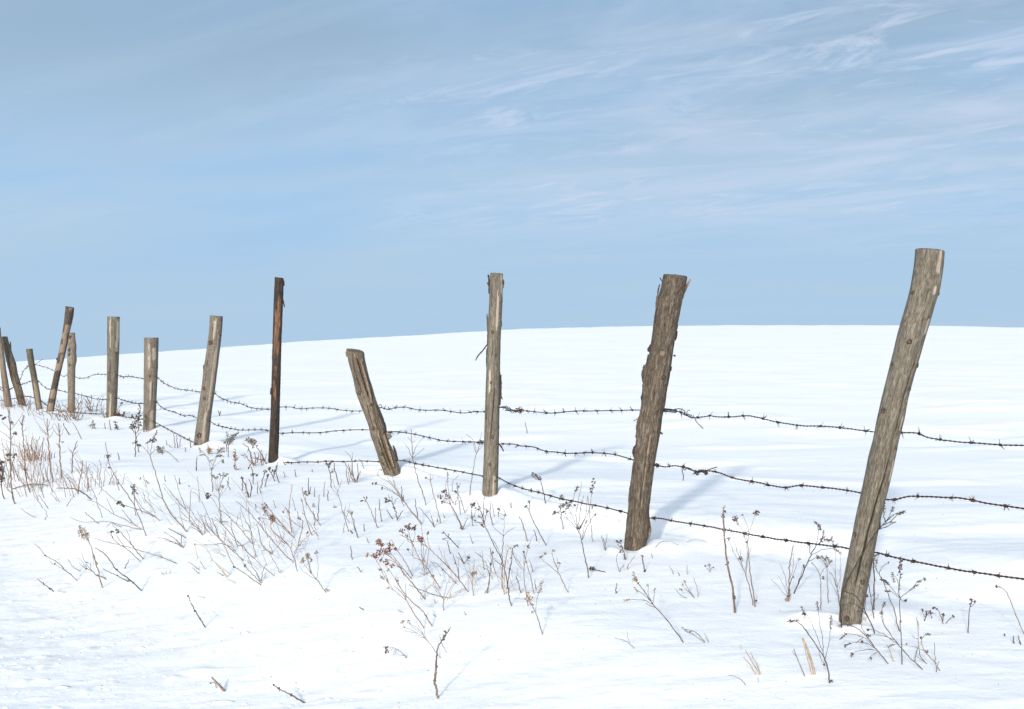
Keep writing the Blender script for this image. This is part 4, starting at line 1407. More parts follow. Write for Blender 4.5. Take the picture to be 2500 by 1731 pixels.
plant('dry_goldenrod', WEED, 'tallest upright goldenrod with paired side plumes, right of the nearest post', 'dark',
      ['R765,1450 762,1300 756,1200 750,1040 748,960 752,880 755,802', '+R750,1045 700,975 665,940 640,918', '+R752,1040 820,985 865,935 915,922', '+R747,985 738,930 712,897', '+R752,1030 700,1000 662,992', '+R752,1055 775,1060 797,1043', '+R800,1000 830,980 850,960'],
      ['R755,850 spike 15', 'R755,822 spike 10', 'R665,938 plume 12', 'R650,925 plume 7', 'R710,905 plume 9', 'R680,994 plume 7', 'R852,962 plume 7', 'R872,935 plume 7', 'R905,923 dot 5', 'R787,1050 dot 4', 'R748,985 cluster 4', 'R756,1180 dot 3'])
plant('dry_goldenrod', WEED, 'reddish many-armed weed bending left in front of the nearest post foot', 'dark',
      ['w3.8:R680,1446 620,1372 590,1335 540,1270 490,1225 440,1205 385,1203', '+R598,1350 540,1290 470,1265 430,1260 390,1280', '+R600,1352 540,1318 480,1312 410,1332', '+R610,1362 550,1358 490,1370 444,1398', '+R620,1372 585,1388 556,1418', '+R565,1300 520,1225 505,1172', '+R520,1290 500,1305 480,1318'],
      ['R395,1203 plume 8', 'R440,1206 plume 6', 'R405,1270 plume 9', 'R428,1325 plume 9', 'R455,1390 dot 5', 'R570,1410 dot 4', 'R560,1270 cluster 7', 'R515,1308 dot 4', 'R504,1185 spike 5'], hm='s_dark')
plant('dry_goldenrod', WEED, 'long weed leaning left under the upright goldenrod, two clustered tips', 'dark',
      ['w3.6:R893,1481 800,1392 740,1322 700,1270 650,1190 632,1150', '+R735,1315 650,1262 600,1240 548,1232', '+R690,1255 655,1200 640,1165', '+R650,1185 640,1120 655,1070 668,1058', '+R715,1290 640,1270 570,1268'],
      ['R655,1078 plume 8', 'R641,1132 cluster 6', 'R556,1232 dot 4'])
plant('dry_goldenrod', WEED, 'wiry weed with a reddish burr and fanned stalks, lower right of the nearest post', 'brown',
      ['R1000,1490 960,1430 928,1390 905,1360 885,1310 900,1275 932,1258', '+R910,1370 850,1345 790,1330 720,1325 650,1345', 'R975,1452 970,1400 965,1315', 'R920,1446 880,1400 868,1330 866,1250 857,1155', '+R866,1300 845,1285 830,1270', 'R845,1432 855,1380 868,1335', 'R978,1496 985,1460 996,1430', '+R905,1440 870,1410 855,1395'],
      ['R915,1370 cluster 6', 'R925,1262 plume 6', 'R884,1290 dot 4', 'R866,1205 spike 6', 'R700,1330 plume 7', 'R793,1325 dot 3'], hm='s_plum')
plant('straw_stalk', GRASS, 'single straw-coloured stalk low between the weeds right of the nearest post', 'straw', ['R720,1436 695,1380 670,1324'])
plant('dry_aster', WEED, 'small upright weed with a three-tipped head far right of the nearest post', 'dark',
      ['R1174,1255 1180,1150 1193,1062 1195,1042', '+R1186,1110 1200,1085 1226,1060'], ['R1194,1052 cluster 6', 'R1218,1062 dot 4', 'R1188,1075 dot 4'])
plant('dry_aster', WEED, 'tiny bushy weed tuft right of the nearest post, heads curling left', 'dark',
      ['R905,1182 912,1155 930,1135 960,1128', '+R908,1165 895,1130 888,1108', '+R912,1150 920,1125 928,1115'], ['R893,1112 plume 6', 'R945,1130 dot 5', 'R915,1130 plume 6', 'R950,1158 dot 3'])
plant('dry_aster', WEED, 'small three-stalked weed right of the tiny bushy tuft, tips bent left', 'brown',
      ['R1020,1200 1004,1145 985,1112 954,1095', 'R1036,1198 1060,1168 1092,1150', 'R1020,1182 1019,1160 1018,1142'], ['R962,1098 dot 5', 'R980,1108 dot 3', 'R1080,1155 dot 4', 'R1019,1145 dot 5'])
plant('arching_stalk', WEED, 'arching stalk with drooping tip at the right edge of the photo', 'brown',
      ['R1522,1264 1470,1145 1430,1040 1390,982 1344,960', '+R1385,980 1365,968 1350,972'], ['R1352,964 dot 4'])
NB = []
for q in ('R1500,1326 1488,1290 1482,1270', 'R1457,1320 1454,1290 1453,1272', 'R1400,1274 1400,1266 1399,1258'):
    NB.append(plant('broken_stalk', TWIG, 'short dark broken stalk poking from the snow near the right edge', 'dark', [q], (), 'broken stalks near the right edge', 1.3))
numbered(NB, 'three short dark stalks poking out near the right edge')

# --- lower right
plant('dry_goldenrod', WEED, 'five-armed goldenrod spreading from one stem, below and left of the nearest post', 'dark',
      ['w4.2:G980,1406 962,1290 940,1225 890,1145 850,1085 790,1000 740,955 700,948 665,955', '+G945,1222 910,1130 880,1050 840,950 785,870', '+G950,1205 925,1080 905,960 890,830', '+G955,1235 970,1130 980,1050 988,930', '+G962,1292 930,1250 905,1210 898,1170', '+G860,1095 820,1040 800,1010'],
      ['G720,946 plume 10', 'G690,952 dot 5', 'G785,876 plume 10', 'G795,895 dot 5', 'G888,832 plume 9', 'G990,940 plume 9', 'G985,1000 dot 3', 'G988,1392 dot 5', 'G940,1268 dot 4'])
plant('straw_stalk', GRASS, 'broad pale straw blade standing beside the five-armed goldenrod', 'straw', ['w9:G868,1340 848,1262 815,1165 783,1075', 'w3:G850,1345 818,1230 778,1085'])
plant('straw_stalk', GRASS, 'tuft of three pale straw stalks in bare snow, left of the broad straw blade', 'straw',
      ['w4:G470,1336 440,1265 398,1182', 'w4.5:G466,1346 415,1260 360,1168', 'w4:G437,1342 395,1275 345,1214', 'w2:G335,1160 322,1122', 'w2:G458,1398 452,1365'])
plant('bare_twig', TWIG, 'thin forked twig just left of the broad pale straw blade', 'brown', ['G796,1356 765,1280 740,1225 715,1155', '+G735,1220 715,1190 700,1165', '+G728,1200 722,1170 716,1152'])
plant('bare_twig', TWIG, 'thin bowed grass stem low at the bottom, left of the three straw stalks', 'grey', ['G362,1422 330,1385 290,1358 235,1349'])
plant('bare_twig', TWIG, 'thick brown stick standing upright, crossing the lowest wire midway between the two big posts', 'brown',
      ['w8:G284,890 276,800 265,700 235,560 215,430 205,330', '+w6.5:G205,335 200,230 199,150 200,112', '+w3:G200,140 206,118 210,100', '+G202,200 192,180 190,150', '+G278,790 284,775 287,765', '+G204,230 212,215'], ['G196,185 dot 5', 'G210,145 dot 4', 'G284,775 dot 5', 'G228,525 dot 4'], hm='s_dark', group='bare twigs in the snow')
plant('dry_goldenrod', WEED, 'tall pale-headed weed with two high tufts, right of the thick brown stick', 'brown',
      ['w4:G432,846 418,740 400,620 385,480 376,375', '+G377,375 395,290 415,220 438,160', '+G378,370 384,280 340,170', '+G385,470 400,420 402,410', '+G378,365 360,300 350,270'], ['G438,158 cluster 10', 'G372,368 dot 4', 'G432,802 dot 5', 'G338,172 dot 3'], hm='s_plum')
plant('dry_goldenrod', WEED, 'many-stemmed weed with one drooped tuft, between the thick brown stick and two-tufted weed', 'brown',
      ['w3.8:G416,836 385,690 360,600 342,560', '+G345,570 300,490 262,420 242,350', '+G340,560 300,440 255,280', '+G350,585 375,440 345,300 292,205', '+G340,560 322,450 325,425', '+G365,610 375,520 380,450'],
      ['G240,346 cluster 6', 'G288,200 cluster 9', 'G300,215 plume 6', 'G325,492 cluster 7', 'G253,282 dot 4'], hm='s_plum')
plant('bare_shrub', SHRUB, 'low clump of fanned bare stalks midway between the brown stick and nearest post', 'brown',
      ['w4.5:G670,806 676,740 682,660 684,560 698,470 712,395', '+G676,740 655,640 630,560 610,530', '+G668,760 640,690 600,618', '+G680,700 715,590 755,492', '+G660,785 620,720 550,645', '+G682,640 712,560 712,450', '+G675,735 690,650 710,622', 'w6:G672,810 684,765 686,715'],
      ['G756,495 dot 4', 'G709,622 dot 4', 'G664,792 cluster 6'], hm='s_tan', group='bare shrubs in the snow')
plant('dry_goldenrod', WEED, 'leaning goldenrod with nodding dark plumes crossing the lowest wire, left of the nearest post', 'dark',
      ['w4.2:G716,750 760,650 800,560 840,470 880,395', '+G880,395 892,330 895,270 864,208', '+G882,392 925,365 985,362', '+G845,462 920,430 1000,418 1050,432', '+G825,510 860,495 890,482', '+G742,690 770,600 785,555', '+G900,380 930,330 930,285', '+G880,395 905,375 930,340', '+G835,480 830,420 828,355'],
      ['G885,235 plume 9', 'G905,262 plume 9', 'G932,300 plume 7', 'G925,345 plume 11', 'G970,352 plume 10', 'G985,345 plume 7', 'G1035,432 plume 8', 'G884,484 dot 4', 'G790,545 dot 4'])
plant('dry_weed', WEED, 'slim forked weed with two upright arms, third stalk left of the nearest post', 'brown', ['G915,872 912,760 910,640 885,565 848,522', '+G912,625 930,580 948,548', '+G912,640 922,640 930,634'], ['G930,635 dot 4', 'G848,525 dot 2'])
plant('dry_umbel', WEED, 'straight stalk topped by a spread umbel, just left of the nearest post', 'brown',
      ['G970,816 964,700 958,560', '+G957,565 930,510 888,470', '+G957,560 940,520 918,478', '+G957,555 955,510 945,470', '+G957,555 970,510 978,478', '+G957,560 980,530 994,512', '+G948,540 920,520 905,505'],
      ['G900,478 plume 8', 'G930,482 plume 7', 'G962,488 plume 8', 'G985,512 plume 7', 'G945,500 plume 6'])
plant('bare_shrub', SHRUB, 'broom of thin upright twigs touching the left side of the nearest post', 'grey',
      ['w3.4:G1056,858 1040,760 1030,710 1000,620 975,590', '+G1038,740 1022,620 1020,440', '+G1034,720 1055,600 1060,520 1056,450', '+G1042,775 1010,710 980,660', '+G1034,715 1015,580 985,545', '+G1040,745 1055,680 1064,600', 'G1068,960 1062,880 1050,800'], (), 'bare shrubs in the snow')
plant('dry_weed', WEED, 'small spray of seed dots low in the snow, left of the thick brown stick', 'grey', ['D1545,948 1540,925 1540,895', '+D1543,935 1520,915 1508,902', '+D1543,930 1560,915 1572,905'], ['D1538,893 cluster 5', 'D1508,902 dot 4', 'D1570,908 dot 3'])

# --- between the shaggy post and the upright grey one
plant('dry_goldenrod', WEED, 'goldenrod sprawled far to the left with a russet tip, lower centre-right, alone in smooth snow', 'dark',
      ['w4:D1336,1496 1270,1405 1200,1310 1100,1200 1040,1110 978,1030', '+D1098,1195 1070,1140 1058,1048', '+D1096,1190 1105,1130 1110,1078', '+D1085,1180 1020,1120 962,1080', '+D1100,1200 1030,1168 960,1162 880,1162', '+D1110,1212 1060,1200 1040,1190'],
      ['D955,975 plume 9', 'D960,1005 cluster 9', 'D985,1038 dot 4', 'D965,1080 plume 7', 'D898,1162 plume 8', 'D1058,1052 dot 4', 'D1109,1080 dot 4'], hm='s_tan')
plant('dry_goldenrod', WEED, 'tall vase-shaped weed with a dark spike, crossing the lowest wire left of the shaggy post', 'dark',
      ['w4:D598,992 580,890 560,790 545,710 530,650', '+D530,655 490,590 440,540 400,503', '+D528,640 490,560 440,440', '+D525,600 522,540 535,450 560,350', '+D530,640 560,540 598,470 632,250', '+D545,700 590,590 628,520 655,498', '+D520,590 500,480 525,360 540,240', '+D540,690 560,600 580,545', '+D530,620 570,520 592,350', '+D440,440 470,390 505,285'],
      ['D630,275 spike 13', 'D612,298 plume 5', 'D420,412 plume 12', 'D440,425 plume 8', 'D505,295 plume 9', 'D380,360 plume 8', 'D522,598 cluster 7', 'D578,555 plume 6', 'D625,440 plume 6', 'D650,500 dot 3', 'D490,425 dot 4'])
plant('dry_weed', WEED, 'short weed with curled dark heads just left of the tall vase-shaped weed', 'dark',
      ['D398,612 388,540 378,470 372,425', '+D384,500 360,488 330,482', '+D382,490 410,480 430,450', '+D376,455 400,432 415,420'], ['D340,484 plume 8', 'D385,425 plume 9', 'D408,480 dot 5', 'D428,450 plume 5', 'D330,480 dot 4'])
plant('straw_stalk', GRASS, 'slim tan stalk right of the tall vase-shaped weed', 'tan', ['D632,712 620,620 606,500 592,350'])
plant('dry_grass', GRASS, 'little V of grey blades between the tall vase-shaped weed and the shaggy post', 'grey', ['D726,780 712,720 697,660', 'D728,780 732,710 742,648', 'D729,781 722,720 706,676', '+D726,760 718,720 715,690'])
plant('dry_weed', WEED, 'dark leafy weed at the left foot of the shaggy post', 'dark',
      ['D886,852 872,800 862,760 850,722 846,695', '+D852,730 825,715 800,702', '+D860,760 845,755 832,745', '+D868,790 860,775 845,785'], ['D842,708 leaf 8', 'D815,706 leaf 7', 'D855,745 leaf 7', 'D850,785 cluster 6', 'D878,838 leaf 8', 'D872,815 leaf 5', 'D830,735 leaf 5'])
plant('bare_twig', TWIG, 'hooked pair of thin stems in front of the shaggy post, on its left', 'grey', ['D840,946 822,890 812,850 818,815 836,788', 'D842,940 855,912 875,893'], ['D868,897 dot 2'])
plant('bare_twig', TWIG, 'short curved twig in front of the middle of the shaggy post foot', 'brown', ['D896,926 908,890 930,855 956,824'])
plant('bare_twig', TWIG, 'short dark knobbed twig just right below the shaggy post foot', 'dark', ['w4.5:D1035,948 1030,905 1018,860 1014,814', '+D1034,935 1038,925'], ['D1035,935 dot 3', 'D1015,822 dot 3'], group='bare twigs in the snow')
plant('bare_twig', TWIG, 'lone short stub in open snow below and left of the shaggy post', 'dark', ['w4:D806,1112 812,1075 818,1030'], (), 'bare twigs in the snow')
plant('arching_stalk', GRASS, 'fine tan grass arch beside the right foot of the shaggy post', 'tan', ['w2.2:D1115,756 1150,720 1190,708 1240,710 1300,735'])
plant('arching_stalk', GRASS, 'faint second grass arch further right of the shaggy post', 'grey', ['w1.6:D1365,710 1410,695 1460,692 1520,712'])
NB = []
for q in ('D1260,966 1244,930 1225,895', 'D1306,976 1300,962 1293,948', 'D1365,966 1366,930 1365,893', 'D1092,836 1090,820 1089,798'):
    NB.append(plant('broken_stalk', TWIG, 'short broken stalk in open snow between the shaggy post and the brown stick', 'grey', [q], (), 'broken stalks between the two big posts'))
numbered(NB, 'four short stalks between the shaggy post and the brown stick')
plant('dry_weed', WEED, 'small fan of thin stems with pale dots, lower right of the shaggy post', 'grey',
      ['D1422,1152 1395,1110 1370,1075 1345,1025', '+D1405,1125 1365,1090 1315,1085', '+D1412,1135 1370,1100 1328,1048', 'D1364,1150 1320,1130 1270,1078', 'D1450,1142 1445,1090 1432,1030 1413,992', '+D1400,1120 1375,1085 1350,1040'], ['D1345,1020 cluster 5', 'D1318,1082 dot 4', 'D1330,1048 dot 4', 'D1305,1080 dot 3'], hm='s_tan')
plant('dry_weed', WEED, 'low leaning sprig with a seedy tip, right of the sprawled russet-tipped goldenrod', 'grey', ['D1502,1497 1460,1440 1420,1410 1340,1390', 'D1495,1495 1450,1460 1400,1425 1375,1408', '+D1470,1455 1430,1415 1390,1412', 'D1531,1494 1515,1460 1500,1424'], ['D1345,1392 plume 7', 'D1390,1412 dot 3'])
plant('bare_twig', TWIG, 'thin two-forked twig low in the snow, below left of the sprawled goldenrod', 'grey', ['D952,1542 920,1512 880,1482 800,1460', '+D922,1514 905,1460 892,1402'])
plant('fallen_sprig', WEED, 'dark seedy sprig lying flat on the snow under the tall vase-shaped weed', 'dark', ['D730,948 690,936 650,932 600,930', '+D650,932 630,920 615,910'], ['D625,920 cluster 8', 'D605,930 dot 4', 'D640,918 leaf 6'])
plant('dry_weed', WEED, 'leaning weed with a russet clump and a pale feathery tip, lower centre', 'brown',
      ['w3.6:D238,1432 212,1340 185,1265 160,1215 135,1170 118,1120', '+D186,1262 192,1170 210,1110 228,1050', '+D178,1245 158,1258 152,1256', '+D150,1200 100,1160 20,1150'], ['D130,1150 cluster 10', 'D125,1120 dot 5', 'D158,1200 cluster 6', 'D226,1055 plume 11', 'D156,1258 dot 4'], hm='s_tan')
plant('dry_weed', WEED, 'thin weed with dotted tips leaning left, right of the feathery-tipped weed', 'brown',
      ['D438,1107 400,1030 368,960 340,890 310,800', '+D366,955 300,900 250,865 220,828', '+D352,915 352,870 350,825', '+D360,930 330,870 318,830', '+D358,920 372,885 365,872'], ['D325,778 cluster 5', 'D260,802 cluster 5', 'D222,826 dot 5', 'D370,878 dot 4'], hm='s_tan')
plant('dry_weed', WEED, 'V-forked budded stalks with a long left arm, lower centre beneath the upright grey post', 'brown',
      ['D126,1210 108,1090 95,1000 92,930 95,860 93,790', '+D92,930 60,880 15,795', '+D90,915 110,800 130,740 150,690', 'D170,1117 150,1010 125,920 95,800', '+D112,870 95,820 90,790'], ['D128,750 dot 5', 'D92,792 dot 4', 'D112,872 dot 3'])
plant('straw_stalk', GRASS, 'long fine reddish stem arching low to the right across the snow, lower centre', 'red', ['w2:D-5,770 60,808 120,832 200,858 280,878 400,892 510,926'])
plant('dry_weed', WEED, 'hooked weed with a nodding dark tuft, crossing the shadow right of the upright grey post', 'dark', ['D260,412 252,350 238,290 225,240 205,214', '+D222,232 228,214'], ['D182,190 plume 10', 'D170,200 plume 7', 'D195,205 plume 6', 'D226,214 dot 4'])
plant('dry_weed', WEED, 'long slanted stalk with a small dark knobbed tip, right below the upright grey post', 'dark', ['D266,740 225,660 180,580 145,500 125,450 106,432', '+D130,460 138,420 135,390'], ['D134,398 cluster 5', 'D106,434 dot 4'])

# --- centre, below the upright and the split posts
plant('dry_weed', WEED, 'long bundle of stems leaning left over the foot of the split post', 'brown',
      ['w4.4:C715,722 660,640 600,568 540,490 480,405', '+C540,490 480,400 430,330 380,250 340,185', '+C490,420 400,310 320,270 275,235', '+C500,440 430,390 340,345 240,322', '+C480,405 450,340 440,280 428,240', '+C530,480 440,410 370,375 330,360', '+C520,470 460,340 445,290', '+C280,260 290,215 303,180', 'w2.6:C545,545 520,480 500,440'],
      ['C240,322 dot 4', 'C330,362 dot 4', 'C278,315 dot 5', 'C330,190 leaf 6', 'C345,215 leaf 5'])
plant('dry_weed', WEED, 'tall slender weed with a fine forked top, right of the split post', 'brown',
      ['w3.4:Q638,1578 615,1490 590,1430 568,1340 555,1290 548,1200 542,1086', '+Q552,1265 525,1215 498,1172', '+Q553,1255 580,1190 622,1140', '+Q556,1275 590,1240 628,1208', '+Q546,1180 560,1165 572,1160', '+Q546,1170 530,1145 518,1138'])
plant('dry_weed', WEED, 'slim weed with fine upright sprays against the left side of the upright grey post', 'brown',
      ['w3.4:Q922,1516 930,1430 948,1340 965,1245', '+Q965,1245 985,1190 1003,1100', '+Q965,1240 955,1180 935,1145 897,1115', '+Q966,1238 985,1215 1008,1185', '+Q962,1235 950,1200 948,1170', '+Q975,1215 990,1180 988,1150'])
plant('dry_weed', WEED, 'slender stalk with a small forked tip, left of the purple-headed weed in the centre', 'brown', ['C900,710 880,620 855,520 825,400 805,300 800,235', '+C806,305 785,280 752,266', '+C806,295 820,270 832,240'], ['C755,266 dot 4'])
plant('dry_spirea', WEED, 'weed with purple-brown clusters, lower centre left of the upright grey post', 'plum',
      ['w4.2:C1112,775 1090,700 1060,640 1020,560 985,500', '+C1108,765 1060,660 1020,580 1000,530', '+C1000,520 960,440 952,310', '+C1010,520 985,440 970,330 962,190', '+C995,525 950,490 895,450', '+C985,515 955,510 925,500', '+C965,440 940,410 930,395', 'w3:C1120,760 1140,700 1166,660'],
      ['C935,395 cluster 8', 'C900,448 cluster 7', 'C925,502 cluster 6', 'C962,435 cluster 6', 'C990,455 leaf 7', 'C950,470 dot 4', 'C970,260 spike 8', 'C1108,750 cluster 5'])
plant('dry_weed', WEED, 'three thin crossing stalks with tiny tips, between the purple-headed weed and the upright grey post', 'brown',
      ['C1140,612 1110,520 1080,440 1050,405', 'C1094,625 1085,540 1072,440 1062,320', '+C1064,360 1080,340 1096,318', '+C1066,380 1060,340 1058,310', 'w2:C1015,400 1012,330 1035,285 1078,238', 'C1040,530 1055,480 1070,440', 'C1022,515 1000,470 990,430'], ['C1050,405 dot 5', 'C1080,355 dot 3'])
plant('dry_weed', WEED, 'leaning stalk with a loose fork of tiny seed dots, below left of the split post', 'brown', ['C290,756 250,660 215,570 175,495 155,450', '+C178,500 150,485 125,495', '+C172,490 182,470 180,455', '+C165,470 158,460 150,445'], ['C128,494 dot 4', 'C155,452 dot 3', 'C180,458 dot 3', 'C135,485 dot 3'])
plant('dry_weed', WEED, 'dark forked weed with curled tips, below the foot of the split post', 'dark', ['C485,682 468,620 450,560 430,510 400,485 368,468', '+C440,525 465,475 490,460', '+C405,490 398,450 394,430', '+C425,500 430,465 425,440', 'C484,664 505,625 532,586', '+C390,485 375,500 360,500'], ['C368,470 cluster 5', 'C372,502 dot 5', 'C395,495 dot 4', 'C450,560 dot 4'])
plant('dry_spirea', WEED, 'large weed with bright russet flower clusters, lower centre', 'red',
      ['w3.8:C752,1452 690,1370 620,1290 540,1190 480,1110 430,1050 370,1012', '+C540,1190 500,1135 440,1115 390,1105', 'w3.2:C618,1250 560,1180 500,1110 455,1050 405,985', 'w2.8:C628,1222 575,1120 520,1030 470,960 415,868', '+C430,1050 400,1000 395,930', '+C400,1035 340,980 305,900', '+C380,1020 320,1000 280,1020', '+C360,1005 330,1050 310,1060', '+C480,980 510,930 545,890', '+C470,1000 465,970', 'w2.4:C545,1225 500,1130 440,1080 370,1065', '+C340,985 300,1040 270,1090'],
      ['C298,885 cluster 9', 'C310,905 cluster 7', 'C335,920 cluster 6', 'C405,915 cluster 9', 'C275,1018 cluster 9', 'C270,1035 cluster 6', 'C312,985 cluster 9', 'C360,975 cluster 8', 'C375,1000 cluster 7', 'C398,962 cluster 9', 'C466,965 cluster 7', 'C425,1125 cluster 7', 'C370,1070 cluster 6', 'C325,1058 cluster 5', 'C310,1080 dot 5', 'C375,1100 dot 5', 'C322,930 dot 5', 'C355,1080 dot 4'])
plant('dry_spirea', WEED, 'russet-tipped weed right of and above the large russet-clustered weed', 'red',
      ['w3.2:C900,1345 860,1280 820,1220 760,1140 700,1060 650,960 620,880', '+C640,940 610,870 590,800 560,745', '+C630,900 650,830 645,770', '+C625,890 570,850 505,818', '+C640,940 580,870 555,820', '+C760,1140 720,1090 690,1060', 'w2.4:C630,1030 632,960 610,880', '+C700,1060 640,1040 590,975 580,950', '+C610,860 540,800 525,775'],
      ['C528,780 cluster 8', 'C560,742 cluster 6', 'C597,738 cluster 8', 'C590,755 dot 5', 'C640,765 cluster 8', 'C650,750 dot 5', 'C575,830 cluster 5', 'C822,1222 cluster 5', 'C585,965 dot 4'], hm='s_plum')
plant('dry_spirea', WEED, 'pair of long parallel stems leaning left to one dark red tuft, centre', 'red',
      ['w3.6:C1172,1376 1110,1295 1050,1220 980,1140 900,1060 830,990 770,940', '+C780,960 740,920 690,885 640,890', '+C770,945 735,860 715,740 700,668', '+C790,970 775,880 775,800', 'w3:C1050,1300 1000,1240 940,1175 870,1110 800,1078', '+C1000,1180 960,1090 935,1020 932,980', '+C985,1160 940,1080 900,990 880,920', '+C720,920 700,890 695,865', '+C780,960 750,920 705,905', '+C640,890 570,850 505,815'],
      ['C700,855 cluster 10', 'C690,848 cluster 6', 'C718,885 cluster 5', 'C925,1160 dot 4', 'C775,805 dot 4'], hm='s_russet')
plant('dry_weed', WEED, 'upright bundle of pale tan stems behind the dark red tuft, centre', 'tan',
      ['w2.4:C745,1215 735,1130 715,1020 712,920', '+C735,1130 715,1100 690,1110', 'w2.2:C760,1205 765,1110 780,1000 785,960', '+C740,1080 735,980 728,900', 'w2:C770,1200 785,1150 800,1120', 'w2:C745,1210 715,1200 695,1185', '+C735,1080 755,1000 770,940'], ['C742,1078 dot 4', 'C715,920 dot 3'])
plant('dry_weed', WEED, 'stub with hooked dark leaves in the middle of the snow, above the parallel leaning stems', 'dark', ['C1076,946 1030,895 985,850 960,830 930,800', '+C975,850 975,825 972,812', '+C985,860 945,855 920,862', 'C1000,1006 985,950 972,880', '+C985,855 1000,858'], ['C932,805 leaf 7', 'C972,818 leaf 6', 'C930,860 leaf 7', 'C960,878 leaf 5', 'C990,858 leaf 5'], hm='s_grey')
plant('dry_weed', WEED, 'weed low in the snow at bottom centre with long stems drooping to the left', 'red',
      ['w4:F1168,425 1120,345 1075,288 1020,240 960,180 910,110 870,30', '+C520,1350 470,1270 440,1220', 'w3.2:F1105,442 1040,345 990,265 965,220 920,150 860,95', '+C560,1470 480,1390 410,1340 390,1280', '+C440,1380 340,1200 300,1150', '+C440,1220 400,1165 360,1110', '+C340,1200 270,1060 190,1010', '+C565,1450 560,1370 555,1290', '+C480,1300 490,1260 465,1215', '+C400,1260 350,1180 320,1150'],
      ['C390,1345 leaf 7', 'C310,1160 dot 5', 'C330,1235 dot 5', 'C395,1160 dot 5', 'C185,1015 dot 5', 'C230,1025 dot 3', 'C480,1275 dot 5', 'C375,1280 dot 4'], hm='s_tan')
plant('dry_weed', WEED, 'Y-shaped fork of fine stems with a horizontal budded arm, bottom centre', 'brown',
      ['w3.4:C931,1558 928,1490 930,1440', '+C928,1450 900,1400 860,1340 832,1240', '+C930,1445 945,1360 985,1235', '+C932,1455 990,1350 1050,1265', '+C925,1440 880,1400 850,1350', 'w3:C990,1436 900,1420 820,1400 740,1368 660,1340 595,1305'], ['C985,1432 dot 4'], hm='s_tan')
plant('dry_grass', GRASS, 'straw-coloured grass tuft with bent blades at bottom centre, by the Y-shaped fork', 'straw',
      ['w2:C985,1440 1020,1400 1080,1365 1150,1350', 'w2:C990,1430 1000,1370 1040,1290 1090,1240', 'w2.2:C1140,1310 1175,1245 1210,1200 1230,1190', 'w1.8:C1020,1435 1060,1390 1105,1380', 'w2:C1085,1385 1105,1350 1130,1345', 'w1.8:C720,1440 760,1370 820,1300 870,1265', 'w1.8:C715,1450 700,1420 745,1360 850,1290', 'w2:C1205,1300 1260,1140 1300,1110 1360,1125', 'w1.8:C1225,1370 1235,1300 1240,1270', 'w1.8:C960,1460 985,1420 1010,1400', 'w1.8:C1165,1370 1140,1345 1100,1345'],
      ['C1228,1195 cluster 8', 'C1210,1205 dot 5'])
plant('dry_goldenrod', WEED, 'big Y-shaped bare weed with straight arms, lower centre under the upright grey post', 'brown',
      ['w4:C1506,1350 1502,1230 1500,1100 1505,980 1515,830', '+C1515,830 1518,740 1522,640', '+C1514,830 1450,780 1400,728', '+C1516,825 1570,780 1632,742', '+C1522,645 1500,625 1455,600', '+C1521,640 1532,600 1500,560 1478,540', '+C1521,650 1545,630', '+C1520,680 1500,670 1492,660'],
      ['C1465,570 cluster 5', 'C1530,630 dot 3'], hm='s_plum')
plant('dry_goldenrod', WEED, 'long curving dark weed with hooked leafy top, left of the big Y-shaped weed', 'dark',
      ['w4:C1592,1512 1570,1420 1555,1320 1535,1200 1495,1060 1440,960 1390,860 1345,750 1300,660', '+C1345,755 1310,640 1275,560 1245,478', '+C1390,860 1430,900 1470,980 1490,1040', '+C1335,730 1340,640 1365,590', '+C1300,720 1260,690 1190,650', '+C1310,735 1270,705 1215,690', '+C1320,700 1300,620 1260,500', '+C1250,560 1300,560 1345,572 1372,598', '+C1215,640 1205,580 1190,515', '+C1495,1150 1440,1080 1400,1020 1380,950', '+C1250,570 1240,600 1230,640'],
      ['C1215,525 cluster 9', 'C1240,565 leaf 7', 'C1365,598 leaf 8', 'C1212,650 leaf 8', 'C1245,685 leaf 8', 'C1285,650 leaf 8', 'C1305,730 dot 5', 'C1275,580 leaf 6'], hm='s_plum')
plant('straw_stalk', GRASS, 'orange-tan straw stem rising beside the big Y-shaped weed and bent at the top', 'straw',
      ['w4:C1520,1405 1520,1300 1525,1190 1535,1080 1560,970 1580,950 1600,965', '+w2.6:C1535,1080 1545,1000 1535,915', '+w2.6:C1580,950 1555,930 1535,915', 'w2.6:C1515,1380 1490,1200 1480,1120'])
plant('dry_weed', WEED, 'knotted dark stalk with one leafy tip, right beside the orange-tan straw stem', 'dark', ['C1545,1350 1560,1250 1582,1120 1595,1000 1600,950', '+C1600,955 1625,935 1655,920', '+C1570,1200 1590,1110 1590,1080', '+C1600,975 1640,1085 1690,1160'], ['C1630,935 leaf 9', 'C1645,925 leaf 7', 'C1592,1048 dot 4'], hm='s_grey')
plant('bare_twig', TWIG, 'short dark twig with a side spray in the centre snow', 'dark', ['w3.8:C1130,1102 1100,1045 1070,992', '+C1135,1100 1165,1050 1182,1010', '+C1130,1095 1090,1055 1048,1028', '+C1160,1060 1175,1070 1192,1075'], ['C1182,1040 dot 4', 'C1160,1040 dot 4'], group='bare twigs in the snow')
plant('bare_twig', TWIG, 'thin twig forked in three, right of the short dark twig in the centre', 'brown', ['C1326,1162 1318,1100 1305,1045 1270,1015 1230,985', '+C1308,1055 1310,1010 1306,965', '+C1303,1045 1285,1020 1290,995'], (), 'bare twigs in the snow')
